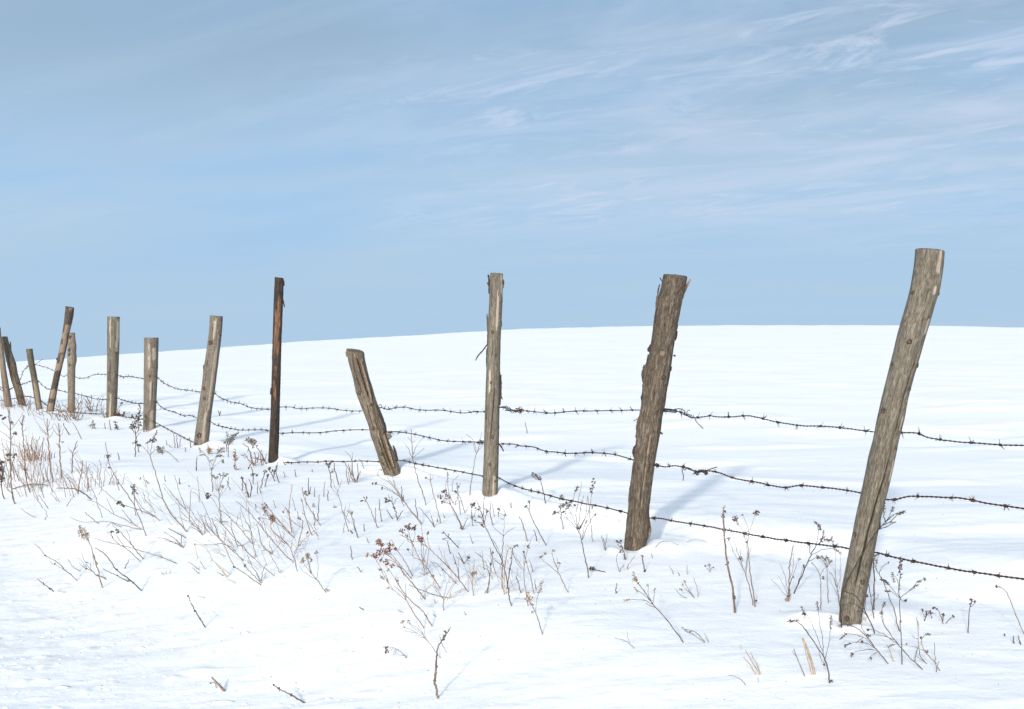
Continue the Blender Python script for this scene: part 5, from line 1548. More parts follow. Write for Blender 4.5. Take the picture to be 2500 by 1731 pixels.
plant('bare_twig', TWIG, 'budded slanting twig in the centre, left of the orange-tan straw stem', 'brown', ['C1332,1390 1360,1340 1375,1240 1390,1120 1410,988', 'C1352,1388 1375,1300 1378,1220 1350,1150', 'w2:C1408,1255 1380,1200 1355,1160', 'w2.4:C1435,1195 1410,1090 1385,945', 'C1355,1390 1360,1330'], ['C1390,1110 dot 4', 'C1408,995 dot 4'], group='bare twigs in the snow')
plant('bare_twig', TWIG, 'pair of thin vertical stems in the centre, above the straw grass tuft', 'brown', ['C1080,1260 1068,1170 1045,1080 1022,1010', 'w2:C1070,1250 1075,1150 1078,1060', 'C1222,1414 1210,1340 1205,1270 1225,1180'], ['C1045,1090 dot 3'], group='bare twigs in the snow')
plant('arching_stalk', GRASS, 'low tan blade bowed over the snow, right of the orange-tan straw stem', 'straw', ['w2.2:C1534,1392 1570,1368 1620,1355 1690,1355 1760,1360 1832,1364'])

# --- bottom foreground
plant('bare_twig', TWIG, 'curved thick stick with a broken pale tip, standing alone in the bottom foreground', 'brown',
      ['w8:F1218,1003 1205,940 1190,870 1195,800 1203,720 1205,650 1220,585 1245,540', '+w7:F1245,540 1270,505 1290,475 1308,448', '+w4:F1300,460 1310,445 1316,430', '+w3:F1240,550 1258,585 1287,637', '+w2.4:F1244,545 1235,520 1227,495', '+w3.4:F1203,760 1212,750 1212,740', '+w4:F1190,870 1182,865', '+w3:F1255,525 1270,530'],
      ['F1262,505 cluster 6', 'F1278,470 dot 4', 'F1265,535 dot 4', 'F1210,750 dot 4', 'F1185,866 dot 4'], group='bare twigs in the snow')
plant('dry_weed', WEED, 'fine spray of thin stems leaning left behind the curved foreground stick', 'grey',
      ['w3:F1236,680 1200,635 1160,575 1120,530', '+F1125,535 1080,480 1020,440 980,395', '+F1120,530 1090,470 1040,385', '+F1115,520 1030,470 945,432', '+F1110,525 1070,510 1030,500', '+F1130,540 1110,490 1105,450', '+F1090,490 1050,440 1000,410 985,385', '+F1060,480 990,470 955,462'],
      ['F930,388 cluster 6', 'F975,385 leaf 8', 'F945,432 dot 4', 'F985,400 leaf 5', 'F957,464 dot 2'], hm='s_tan')
plant('dry_weed', WEED, 'small bent weed with two round dark tufts at its left end, bottom foreground', 'brown', ['F964,680 930,640 895,615 860,597', '+F862,597 835,598 808,597', '+F862,600 835,618 805,628', '+F940,660 915,655 890,650'], ['F803,595 cluster 8', 'F800,628 cluster 7'], hm='s_plum')
plant('straw_stalk', GRASS, 'thick pale broken straw leaning in the bottom left foreground', 'tan', ['w9:E1805,1276 1780,1245 1750,1215 1702,1162', 'w3:E1738,1250 1735,1225 1720,1205', '+w3:E1725,1210 1700,1208 1685,1212'], ['E1692,1212 dot 3'], hm='s_dark')
plant('fallen_twig', TWIG, 'long dark knobbed twig lying on the snow at the bottom', 'dark', ['w5:F146,1040 100,1015 50,985 0,958 -60,930 -112,892'], ['F35,975 dot 4', 'F-60,930 dot 4', 'F-105,897 dot 3', 'F80,1003 dot 3'], group='bare twigs in the snow')
plant('bare_twig', TWIG, 'lone leaning knobbed twig on the open verge, lower left', 'dark', ['w4.2:E1651,763 1615,705 1570,635 1535,565 1512,503'], ['E1568,632 dot 4', 'E1607,690 dot 3', 'E1515,508 dot 3'], group='bare twigs in the snow')
plant('bare_twig', TWIG, 'longest thin twig sprawled to the upper left on the verge at the left', 'brown', ['E620,388 570,340 520,300 470,245 410,210 365,185 320,130 272,90', '+E445,230 465,220 485,208', '+E555,345 500,290 440,260 395,225'], ['E365,185 dot 3', 'E440,258 dot 3'])
plant('bare_twig', TWIG, 'short dark twig lowest of those at the far left of the verge', 'dark', ['E448,492 410,455 360,420 303,376'], ['E400,455 dot 3', 'E350,410 dot 3'], group='bare twigs in the snow')
plant('bare_twig', TWIG, 'long dark knobbed twig slanting left on the verge, with a second shorter arm', 'dark', ['w4:E1140,469 1075,405 1015,360 935,298 880,220 848,178 800,145 762,123', 'w3.2:E1036,395 985,372 940,345 880,318 828,292'], ['E935,298 dot 4', 'E880,218 dot 3', 'E1035,393 dot 4', 'E1075,405 dot 3', 'E940,346 dot 3'], group='bare twigs in the snow')
plant('dry_goldenrod', WEED, 'feathery tan-headed weed on the verge at the left', 'brown', ['w4:E826,446 808,390 790,310 768,238 740,140 705,40', '+A855,1490 838,1450 815,1400', '+E768,238 745,180 752,262'], ['A790,1375 plume 11', 'A830,1400 plume 12', 'A855,1415 plume 9', 'A790,1400 plume 9', 'A768,1400 plume 6', 'E765,240 dot 5'], hm='s_tan')
plant('bare_twig', TWIG, 'twig with a tuft of short side shoots, left beside the feathery tan-headed weed', 'brown', ['w3.6:E858,378 820,358 780,345 740,310 690,288', '+E735,310 705,270 680,230 655,165', '+E700,292 670,250 640,215 612,203', '+E752,268 730,255 708,243', '+E690,285 660,270 635,240'], ['E690,288 dot 3', 'E780,345 dot 3', 'E700,243 dot 3'])
plant('bare_twig', TWIG, 'single thin curved stem just left of the short side-shoot twig on the verge', 'grey', ['E646,314 600,285 565,245 543,215'])
plant('bare_twig', TWIG, 'short knobbed stub right of the feathery tan-headed weed', 'dark', ['E1004,291 1018,255 1036,219'], (), 'bare twigs in the snow')
plant('straw_stalk', GRASS, 'very long thin straw lying almost flat on the left verge', 'tan', ['w2.6:E1424,251 1340,215 1250,182 1130,145 1000,108 870,78 748,42', '+w2:E1370,225 1310,200 1270,178', '+w2:E1320,205 1290,205 1255,205', '+w2:E1310,200 1300,185 1280,172'])
plant('dry_weed', WEED, 'two slanted stems with dark specks at the tips, upper left verge', 'brown',
      ['w3.4:E1156,213 1110,165 1070,110 1010,50 975,0', '+E1090,140 1060,100 1045,60', '+A1150,1390 1110,1340 1085,1305', 'w2.8:E1128,238 1070,175 1000,120 940,80 900,40', '+A1110,1440 1075,1415 1040,1385', '+A1110,1450 1085,1410 1075,1385', '+E1000,120 960,60 935,10', '+A1290,1470 1255,1420 1230,1370'], ['A1140,1375 cluster 5', 'A1145,1390 dot 4', 'A1085,1395 dot 4', 'A1105,1385 dot 3'])
NB = []
for q in ('F619,293 600,280 582,269', 'F1197,349 1185,335 1177,322', 'F945,312 915,305 893,290', 'F1440,335 1432,320 1424,306'):
    NB.append(plant('straw_scrap', GRASS, 'scrap of broken stalk on the bright snow bank at bottom centre', 'tan', [q], (), 'scraps of stalk on the snow bank'))
numbered(NB, 'four stalk scraps on the bright bank at bottom centre')
plant('dry_grass', GRASS, 'row of tiny curled grass tips on the left verge', 'grey', ['w2:E1310,338 1300,325 1297,308', 'w2:E1340,338 1334,325 1335,308', 'w2:E1365,335 1368,315 1376,300', 'w2:E1318,335 1308,322'])

# --- left thicket
SAP = 'bare saplings at the left edge'
plant('bare_sapling', SHRUB, 'tallest bare sapling at the left edge with evenly spaced forks', 'brown',
      ['w5:A148,1118 120,1020 112,950 106,800 100,600 104,400 90,290 75,190', '+A105,402 60,355 20,318', '+A105,400 170,320 225,222', '+A108,470 50,440 0,408', '+A104,350 118,330 110,310', '+A103,330 98,260 92,200', '+A102,560 140,540 180,560', '+A103,640 70,600 40,590', '+A104,500 130,450 150,435'],
      ['A118,325 plume 7', 'A35,270 dot 6', 'A150,432 cluster 6', 'A100,640 cluster 5', 'A75,640 dot 4'], SAP)
plant('bare_sapling', SHRUB, 'slim reddish sapling, second of the tall ones from the left edge', 'red',
      ['w4.4:A292,1005 265,920 245,800 238,650 228,480 218,360 226,255', '+A219,360 195,320 186,298', '+A222,430 245,400 262,368', '+A236,560 200,540 168,520', '+A242,760 200,720 160,680', '+A238,620 265,590 275,560', '+A246,800 210,750 175,740'],
      ['A248,785 cluster 5', 'A228,300 spike 7'], SAP, hm='s_dark')
plant('bare_sapling', SHRUB, 'third tall sapling from the left edge, with curved arms sweeping to the left', 'red',
      ['w4.6:A512,906 500,800 485,650 470,520 462,380 460,288', '+A465,440 420,400 380,350 333,278', '+A466,460 420,420 382,366', '+A464,420 495,385 530,335', '+A462,380 482,340 490,308', '+A468,500 500,450 522,400', '+A462,400 440,340 432,310'], (), SAP)
plant('bare_sapling', SHRUB, 'fourth tall sapling from the left edge, tan-brown with short upright arms', 'red',
      ['w4.4:A600,862 592,740 582,580 576,430 572,335', '+A579,470 540,420 508,366', '+A581,480 605,430 622,385', '+A577,420 555,375 538,338', '+A586,640 620,620 645,598', '+A578,440 590,380 594,350', '+A583,560 560,540 545,520'], ['A610,522 leaf 6'], SAP, hm='s_grey')
plant('bare_sapling', SHRUB, 'bare forked sapling standing right of the reddish thicket, short', 'red',
      ['w3.8:A702,812 704,720 708,640 728,570 756,505', '+A709,620 685,595 668,568', '+A708,650 735,625 760,605', '+A706,700 690,690 680,672', '+A712,605 745,560 760,540'], (), SAP)
plant('bare_sapling', SHRUB, 'dark red forked shoot, rightmost in the left thicket', 'red',
      ['w4:A760,1022 768,930 782,860 800,780 806,694', '+A795,815 775,770 758,738', '+A790,830 830,805 852,782', '+A803,740 790,715 785,700', 'w3:A764,1000 740,960 720,920', 'w3:A762,1020 700,910 640,860'], (), SAP)
plant('arching_stalk', TWIG, 'dark stem bowed in a long arch over the snow at the far left', 'dark', ['w3.4:A118,976 190,952 260,932 340,924 420,930 490,948 546,980'])
plant('arching_stalk', TWIG, 'dark stem bowed over and rooted at its right end, beside the left thicket', 'dark', ['w4.2:A894,1078 830,1025 760,985 700,968 620,962 548,966'])
plant('dry_goldenrod', WEED, 'dark seed-headed weed cut by the left edge of the photo', 'dark',
      ['w4:A45,1072 20,1000 10,900 25,800 5,690', '+A15,880 40,760 60,650', '+A20,960 5,930 -10,900', '+A25,800 60,720 75,630', '+A12,900 0,820 -15,780', 'w3:A70,960 95,840 140,640', '+A15,860 -10,850 -25,820'],
      ['A12,715 dot 7', 'A8,770 cluster 8', 'A20,800 cluster 6', 'A10,850 cluster 9', 'A12,885 cluster 7', 'A80,640 cluster 6', 'A140,640 cluster 6', 'A45,870 dot 4', 'A85,690 dot 4', 'A130,660 dot 4'])
RED = 'reddish shoots of the left thicket'
REDL = 'thin orange-red shoot in the dense thicket at the left edge, behind the tall saplings'
NB = []
for q in ('A300,702 285,620 268,540 250,448', 'A322,690 312,600 308,500 320,462', 'A366,690 358,600 356,545 388,460', 'A396,742 398,690 402,636', 'A350,692 340,590 352,488', 'A412,622 418,540 426,470',
          'A290,705 265,610 235,540', 'A275,690 250,600 230,560', 'A335,705 330,640 300,560', 'A380,700 375,610 370,540', 'A400,700 410,640 440,590', 'A345,680 325,600 290,540', 'A310,700 300,640 285,600',
          'A440,700 445,640 452,600', 'A465,690 470,640 480,618', 'A498,680 502,640 506,615', 'A360,720 352,650 340,600', 'A260,700 240,640 215,590', 'A225,690 200,600 190,540', 'A530,670 532,640 538,620', 'A300,720 270,660 262,600', 'A385,650 392,580 418,510'):
    NB.append(plant('reddish_shoot', SHRUB, REDL, random.choice(('red', 'red', 'tan')), [('w%.1f:' % random.uniform(2.6, 3.6)) + q], (), RED))
described(NB, 'shoot', 'in the orange-red clump')
SLN = 'slanting shoots of the left thicket'
SLNL = 'thin brown shoot slanting up to the left, at the foot of the tall saplings'
NB = []
for q in ('A190,896 150,800 100,700 58,615', 'A184,890 160,820 118,738', 'A376,1082 330,980 280,880 238,748', 'A420,1166 370,1090 325,1020 288,900', 'A470,1166 430,1100 380,1030', 'A560,1092 525,1050 488,1008', 'A582,1102 550,1050 518,988',
          'A640,1052 622,950 608,880 588,798', 'A692,1042 668,980 640,898', 'A722,1052 700,980 690,920 658,858', 'A300,900 240,800 180,740', 'A430,900 400,800 390,720', 'A480,920 450,840 440,760', 'A250,960 200,880 170,800',
          'A340,1000 310,920 305,840', 'A545,835 560,780 582,738', 'A110,1010 60,960 30,920', 'A200,1050 160,980 130,920', 'A260,1050 235,960 205,880', 'A40,900 20,760 -10,640', 'A60,940 40,820 15,700', 'A95,960 70,850 30,760', 'A150,900 130,810 90,720',
          'A400,1000 420,900 430,820', 'A455,905 460,800 478,700', 'A140,820 110,700 60,500', 'A90,860 60,720 10,480', 'A660,960 630,900 600,860', 'A220,800 190,700 120,600', 'A430,1060 400,960 385,880', 'A350,940 370,850 380,790', 'A650,1140 690,1080 715,1040', 'A440,1275 455,1210 430,1170', 'A345,1250 280,1220 205,1165', 'A510,1010 490,940 470,880', 'A320,860 330,790 350,730'):
    NB.append(plant('thin_shoot', SHRUB, SLNL, random.choice(('red', 'brown', 'grey', 'tan')), [('w%.1f:' % random.uniform(1.8, 2.8)) + q], (), SLN))
described(NB, 'shoot', 'around the tall saplings')
UPR = 'upright shoots right of the thicket'
UPRL = 'thin upright reddish shoot in the patch just right of the left thicket'
NB = []
for q in ('A852,1002 850,900 852,800 872,728', 'A970,932 974,840 986,740 968,688', 'A952,882 950,830 948,778', 'A1010,950 1016,850 1030,760 1052,688', 'A1136,932 1130,850 1130,785', 'A1196,932 1208,870 1216,820', 'A1112,932 1100,860 1078,800',
          'A860,960 845,850 840,700', 'A885,900 900,850 905,800', 'A925,950 930,880 945,840', 'A1165,985 1150,940 1140,905', 'A1060,930 1090,860 1125,800', 'A870,990 862,920 862,860', 'A830,960 826,900 832,850', 'A1150,935 1152,900 1158,870', 'A1095,930 1094,910 1090,895'):
    NB.append(plant('thin_shoot', SHRUB, UPRL, random.choice(('red', 'brown', 'tan')), [('w%.1f:' % random.uniform(1.8, 2.8)) + q], (), UPR))
described(NB, 'shoot', 'just right of the left thicket')

# --- shrubs about the feet of the posts at the left end
plant('bare_shrub', SHRUB, 'fine-twigged dark shrub around the foot of the knobbly pale post', 'plum',
      ['A740,302 722,240 760,160 792,110 800,45', '+A725,240 740,150 742,85', '+A735,270 780,250 802,190', '+A722,240 690,200 700,140', '+A760,160 760,110 770,70', '+A750,190 790,170 812,130', 'A722,285 680,220 640,180 598,128', '+A680,220 670,170 690,120', 'A735,295 700,270 660,240', '+A745,200 720,130 715,90', 'A730,300 760,230 775,190', 'A745,300 790,290 810,240', '+A770,140 800,120 815,85'], (), 'bare shrubs in the snow')
plant('bare_shrub', SHRUB, 'tangle of low grey twigs in front of the patchy-barked leaning post', 'plum',
      ['w2.2:A672,330 645,265 600,230 556,198', 'w2.2:A650,315 610,240 538,186', 'w2.2:A560,270 520,230 500,190', 'w2:A600,262 540,240 480,236', 'w2:A520,250 480,200 460,180', 'w2.4:A640,300 660,240 690,215', 'w2:A585,270 570,220 590,180', 'w2.2:A690,300 640,230 610,190', 'w2:A550,262 600,215 650,205', 'w2.2:A490,250 455,225 420,215', 'w2:A430,260 400,225 350,200', 'w2:A410,255 360,235 330,205', 'w2:A620,280 580,250 540,255'], (), 'bare shrubs in the snow')
plant('bare_shrub', SHRUB, 'small dark shrub midway between the knobbly post and the straight round post', 'plum',
      ['w3.4:A880,218 872,160 862,110 838,66', 'A884,216 880,160 892,100 890,55', 'A890,214 905,170 918,128', 'A876,216 860,170 824,88', '+A872,150 850,130 845,100', '+A882,150 870,110 868,75', 'A880,218 845,180 828,140', '+A866,120 850,90 852,70'], (), 'bare shrubs in the snow')
plant('bare_shrub', SHRUB, 'pale thin-twigged shrub leaning against the left side of the straight round post', 'grey',
      ['A1022,284 1000,245 958,200', 'A1012,272 990,200 988,140 1012,68', '+A990,170 970,130 962,80', 'w2:A940,222 955,140 1000,58', 'A1020,282 1005,220 1010,160', 'A1026,284 1010,255 975,240', '+A1000,240 985,220 970,215', 'A930,225 940,170 965,110'], (), 'bare shrubs in the snow')
plant('dry_weed', WEED, 'dark matted weed in the gap right of the straight round post, under the wires', 'plum',
      ['A1132,268 1150,200 1182,130', 'w3:A1140,262 1170,255 1220,235', 'A1145,262 1200,240 1270,232', '+A1160,255 1150,235 1160,215', 'A1130,270 1145,250 1160,240', 'A1165,262 1160,230 1170,195'], ['A1180,132 dot 4', 'A1145,250 cluster 7', 'A1160,255 cluster 6', 'A1200,245 dot 5'], hm='s_dark')
plant('dry_goldenrod', WEED, 'dark leafy spike standing against the left side of the stout flat-topped post', 'dark',
      ['w3.4:A1345,410 1350,330 1355,205', 'A1316,658 1322,560 1325,440 1300,335', '+A1324,420 1290,400 1265,365', '+A1325,440 1345,400 1370,350', '+A1322,500 1345,440 1375,420', 'A1356,616 1340,560 1328,515', '+A1350,320 1320,300 1290,255', '+A1325,460 1308,420 1290,380'],
      ['A1355,240 spike 14', 'A1350,275 leaf 10', 'A1335,265 leaf 8', 'A1368,268 leaf 8', 'A1298,345 cluster 9', 'A1275,380 cluster 6', 'A1290,265 dot 6', 'A1330,370 leaf 7', 'A1300,370 leaf 7', 'A1355,295 leaf 8', 'A1372,352 dot 5'])
plant('dry_grass', GRASS, 'brown grass blades fringing the foot of the stout flat-topped post', 'tan',
      ['w2:A1395,418 1390,380 1380,350', 'w2:A1405,420 1410,390 1415,360', 'w2:A1420,418 1435,385 1440,365', 'w2:A1440,412 1450,390 1470,360', 'w2:A1398,418 1400,395 1398,370', 'w2:A1460,405 1480,385 1490,365', 'w2:A1430,415 1425,395 1420,372'])
plant('dry_grass', GRASS, 'brown stalks fringing the foot of the leftmost post', 'red', ['w2:A30,195 40,150 45,120', 'w2:A55,190 60,150 72,115', 'w2:A80,185 95,150 100,120', 'w2:A105,180 112,150 125,130', 'w2:A20,185 12,150 5,120', 'w2:A70,190 66,160 58,130', 'w2:A90,250 95,190 98,160'])
plant('dry_grass', GRASS, 'brown stalks fringing the foot of the left-leaning splintered post', 'red', ['w2:A185,180 190,140 195,100', 'w2:A205,180 215,130 220,100', 'w2:A225,178 230,140 240,100', 'w2:A245,172 250,130 265,90', 'w2:A215,180 208,150 200,125', 'w2:A260,170 280,130 295,105', 'w2:A290,170 310,140 330,115', 'w2:A175,172 165,140 150,120'])
plant('dry_weed', WEED, 'dark leafy stub low in the snow in front of the straight round post', 'dark', ['A1146,398 1135,360 1120,310', '+A1130,350 1140,345'], ['A1122,325 leaf 7', 'A1130,355 leaf 7', 'A1135,375 cluster 6'])
plant('dry_weed', WEED, 'small pale matted seed tuft on open snow, left in front of the straight round post', 'grey', ['A930,390 922,360 908,338', '+A915,350 880,352 848,355'], ['A905,335 plume 8', 'A900,348 plume 7', 'A918,352 plume 6'])
plant('dry_weed', WEED, 'grey fluffy head on a stem bent left, between the stout and the side-knot posts', 'grey', ['w3:A1740,712 1690,660 1640,615 1600,590', 'w2:A1585,625 1570,600 1560,570'], ['A1585,590 plume 10', 'A1555,575 plume 12', 'A1545,600 plume 9', 'A1570,610 plume 8', 'A1540,570 plume 6'])
plant('dry_weed', WEED, 'pair of long stalks with tiny side sprays, left of centre of the left slope', 'brown',
      ['w3.4:A1424,1432 1370,1290 1300,1125 1220,1000 1145,885 1085,780 1050,660 1028,520', '+A1050,655 1025,640 1015,670', '+A1052,665 1070,645 1085,628', '+A1080,780 1062,765 1055,755', 'w2.4:A1282,1308 1200,1260 1110,1222 1020,1160 940,1105 850,1078', '+A1110,1222 1070,1130 1040,1060', 'w2.4:A996,1252 960,1150 930,1040 893,960 882,850', 'w2.2:A1126,1092 1050,1020 970,950 880,828'],
      ['A1048,660 plume 7', 'A1062,650 plume 6', 'A1060,770 dot 4'])
plant('dry_weed', WEED, 'tall weed with two arms and a dark spike, before the pale side-knot post', 'brown',
      ['w4:A1828,1388 1760,1320 1660,1210 1590,1070 1540,900 1500,770 1462,645', '+A1462,645 1420,590 1370,545 1308,520', '+A1463,645 1475,570 1490,500 1518,436', '+A1450,620 1440,560 1435,515', '+A1590,1070 1520,1020 1480,960', '+A1462,640 1500,600 1500,560'],
      ['A1320,522 cluster 6', 'A1345,535 dot 5', 'A1365,548 dot 4', 'A1490,500 cluster 9', 'A1505,460 spike 9', 'A1437,525 dot 4'])
plant('dry_weed', WEED, 'slanting stalks topped by a column of small dark leaves, middle of the left slope', 'brown',
      ['w2.6:A1560,1282 1480,1220 1400,1170 1335,1085 1288,995', 'A1325,1235 1312,1120 1306,925', '+A1308,980 1330,1010 1342,1022', '+A1308,1000 1290,960 1270,950', 'w2.4:A1390,1215 1330,1100 1285,1000', 'w2.4:A1480,1145 1420,1080 1390,1000'],
      ['A1308,935 leaf 7', 'A1278,962 leaf 8', 'A1310,955 leaf 7', 'A1298,985 leaf 7', 'A1335,1020 leaf 6', 'A1295,1018 leaf 6', 'A1312,985 cluster 5'])
plant('dry_weed', WEED, 'flat-lying stalk with a coiled dark tip, middle of the left slope', 'brown', ['A1522,1252 1440,1210 1370,1185 1270,1150 1210,1128 1160,1110', '+A1180,1115 1195,1125 1210,1138', '+A1160,1110 1140,1105 1145,1098'], ['A1160,1105 cluster 7', 'A1145,1112 dot 5', 'A1185,1125 dot 4', 'A1210,1135 dot 4'])
plant('straw_stalk', GRASS, 'long pale stem lying almost level across the left slope', 'tan', ['w2.4:A1392,1370 1290,1350 1190,1325 1080,1300 990,1290 800,1292 680,1252', '+w2:A1390,1370 1330,1335 1280,1320', '+w2:A1090,1310 1050,1330 1035,1350'])
NB = []
for q in ('A1786,1546 1735,1510 1660,1475 1600,1456 1530,1450', 'A1786,1546 1740,1490 1690,1450 1598,1395', 'A1766,1502 1766,1450 1764,1415', 'A1812,1452 1750,1415 1690,1385 1632,1350', 'A962,1310 910,1270 860,1230 828,1198', 'A1340,1340 1290,1300 1190,1175', 'A1185,1345 1140,1330 1090,1305'):
    NB.append(plant('bare_twig', TWIG, 'thin budded twig slanting left, low on the slope beneath the pale side-knot post', 'brown', [q], (), 'thin twigs low on the left slope'))
numbered(NB, 'seven budded twigs low beneath the side-knot post')

# --- weeds between the pale side-knot post and the split post
plant('dry_weed', WEED, 'candelabra-shaped weed with curled seed heads, below and right of the pale side-knot post', 'grey',
      ['w3.8:B472,602 468,500 465,380', '+B465,380 430,290 395,225 345,188', '+B465,380 500,270 545,200 580,175', '+B466,375 510,340 555,298', '+B465,345 430,270 395,240 362,238', '+B480,330 520,260 560,250', '+B445,400 452,425 462,450', '+B520,225 530,170 525,130'],
      ['B350,190 plume 6', 'B370,240 plume 6', 'B560,180 plume 9', 'B540,205 plume 8', 'B545,245 plume 8', 'B570,298 dot 4', 'B465,380 cluster 5', 'B455,295 dot 4', 'B530,255 plume 6', 'B575,210 plume 6'])
plant('dry_umbel', WEED, 'grey fan-shaped umbel of many straight rays, lower left of the slim dark post', 'grey',
      ['w3.4:B566,918 552,800 540,690 536,600', '+B536,610 500,540 468,442', '+B536,605 510,530 492,448', '+B536,600 525,530 515,450', '+B537,600 545,520 548,438', '+B537,600 560,520 580,430', '+B545,660 585,600 615,555 618,500', '+B540,640 560,600 572,548', '+B536,590 560,500 590,450', '+B536,620 490,560 470,500', '+B566,900 600,890 635,905'],
      ['B475,445 dot 5', 'B500,450 dot 5', 'B520,455 dot 5', 'B548,438 dot 5', 'B578,438 plume 6', 'B572,550 dot 5', 'B618,430 dot 4', 'B590,445 dot 4'])
plant('dry_goldenrod', WEED, 'brown feathery weed at mid height, between the side-knot post and the slim dark post', 'tan',
      ['B626,262 628,190 640,120', 'B612,210 618,130 650,85', '+B640,120 660,80 715,28', '+B630,160 610,90 612,45', '+B628,200 595,130 580,120'], ['B650,75 plume 13', 'B665,100 plume 11', 'B700,38 plume 9', 'B620,50 plume 8', 'B640,110 plume 8', 'B590,120 dot 4'], hm='s_grey')
plant('dry_goldenrod', WEED, 'pale nodding goldenrod plume curving up from the left of the slim dark post', 'tan',
      ['w3.4:B1000,332 965,260 925,190 890,145 860,120', '+B885,140 870,110 850,90'], ['B855,100 plume 14', 'B840,120 plume 11', 'B875,95 plume 9', 'B880,130 dot 5', 'B905,150 dot 4'], hm='s_grey')
plant('bare_shrub', SHRUB, 'dark grey leafless shrub at the left foot of the slim dark post', 'plum',
      ['w4:B872,348 850,260 825,175 770,132', 'w4:B888,345 895,270 882,215', '+B892,290 925,250 920,225', 'w4:B956,350 942,270 952,190', 'w3.4:B862,335 810,270 785,228', '+B820,275 785,270 782,235', '+B870,320 845,270 838,215', 'w3.4:B905,320 920,270 925,230', 'B960,340 985,290 1000,230', '+B825,180 820,200 815,215', 'B890,345 860,300 835,290', 'B945,320 965,270 960,230'], (), 'bare shrubs in the snow')
plant('dry_weed', WEED, 'brown leafy cone-like stub, left of the dark grey shrub by the slim dark post', 'tan', ['w4:B692,385 695,300 690,208', 'B712,390 690,360 682,340', '+B695,290 715,270 738,262'], ['B690,225 leaf 7', 'B692,245 cluster 6', 'B694,265 leaf 7', 'B698,285 cluster 6', 'B688,345 leaf 6', 'B705,362 leaf 6', 'B715,390 leaf 7', 'B740,378 leaf 6', 'B690,240 spike 9'], hm='s_tan')
plant('dry_weed', WEED, 'light brown withered leaf standing at the right foot of the pale side-knot post', 'tan', ['w4:B438,235 432,180 424,130'], ['B440,205 leaf 14', 'B436,220 leaf 12', 'B430,180 leaf 8'], hm='s_tan')
plant('dry_weed', WEED, 'short weed with three drooping dark leaves, below the dark grey shrub', 'dark', ['B874,528 868,450 862,390 848,362', '+B868,440 850,430 845,445', '+B866,430 890,425 908,440'], ['B835,356 leaf 9', 'B862,432 leaf 8', 'B905,432 leaf 8', 'B875,428 leaf 6'])
plant('dry_weed', WEED, 'group of four short dark-tipped stalks, right below the slim dark post', 'dark', ['B946,568 965,480 990,400', 'B986,552 1000,490 1012,440', 'B1082,500 1050,430 1022,370', 'B1126,512 1100,440 1098,380 1108,310', '+B1075,440 1090,380 1095,340', 'B1070,455 1085,400 1098,350', '+B995,470 1015,440 1025,435'], ['B988,405 cluster 6', 'B1010,445 dot 4', 'B1022,372 dot 5', 'B1066,400 cluster 6'])
plant('dry_weed', WEED, 'clump of four dark forked stalks in the snow, centre left', 'dark', ['w3.8:B822,658 805,570 775,490 760,452', 'B840,652 856,570 845,510 830,475', '+B806,570 798,540 795,515', '+B850,600 862,560 858,545', 'B770,590 765,520 758,460', 'B826,655 815,600 785,615'], ['B762,470 dot 4'])
plant('dry_weed', WEED, 'weed with dark berries at its tip, under the lowest wire near the split post', 'dark', ['B1632,558 1628,470 1615,400 1590,330', '+B1620,430 1640,400 1640,385', '+B1600,350 1625,340 1622,330', 'B1702,532 1680,430 1660,380 1665,320', '+B1672,400 1655,385 1635,378'], ['B1592,330 cluster 6', 'B1612,350 dot 5', 'B1622,330 dot 5', 'B1640,410 dot 4'])
plant('bare_shrub', SHRUB, 'clump of grey twigs poking up through the lowest wire, left of the split post', 'brown',
      ['w4.6:B1862,512 1840,420 1832,290', '+B1832,290 1810,245 1765,208', '+B1832,295 1838,250 1840,213', 'w3.4:B1872,512 1810,400 1758,310', 'w3.4:B1796,527 1782,450 1780,370', 'w3.4:B1882,510 1896,420 1885,325', 'w3:B1846,502 1815,430 1800,330', 'w3:B1882,502 1900,450 1918,398', 'w2.6:B1870,500 1840,430 1810,360', 'w2.6:B1860,510 1880,480 1890,440', 'w3:B1950,375 1930,310 1900,280', 'w2.6:B1812,505 1805,450 1795,400'], (), 'bare shrubs in the snow')
plant('dry_weed', WEED, 'slender weed with a fine forked top and a tan base, left below the split post', 'tan', ['w2.8:B1800,992 1775,900 1745,800 1718,700 1692,600', '+B1693,605 1665,550 1640,475', '+B1692,600 1715,550 1732,478', '+B1700,640 1660,590 1630,560', 'w2.4:B1752,1000 1755,950 1760,905', 'w2.4:B1892,1048 1860,930 1830,830 1780,780', '+B1830,830 1835,800 1800,780', 'w2.2:B1805,905 1775,850 1760,800 1770,740', '+B1775,850 1800,790 1815,710', 'w2.2:B1840,1005 1825,980 1815,975', '+B1760,800 1740,795 1725,800'], ['B1668,748 cluster 5', 'B1830,805 dot 4'])
plant('dry_spirea', WEED, 'slim stalk with a pink-brown tuft, among the leaning stems right of centre left', 'red', ['B1302,1378 1265,1240 1215,1120 1100,1020 1050,965 1035,880 968,755', '+B1040,930 1060,880 1058,830', '+B1010,850 1005,760 1010,740', '+B1265,1240 1300,1170 1370,1150', '+B1240,1180 1245,1090 1260,1060', '+B1215,1120 1150,1060 1130,1020'], ['B1052,840 cluster 7', 'B1060,860 cluster 8', 'B1066,880 cluster 6', 'B970,758 spike 7', 'B1005,745 dot 4'], hm='s_russet')
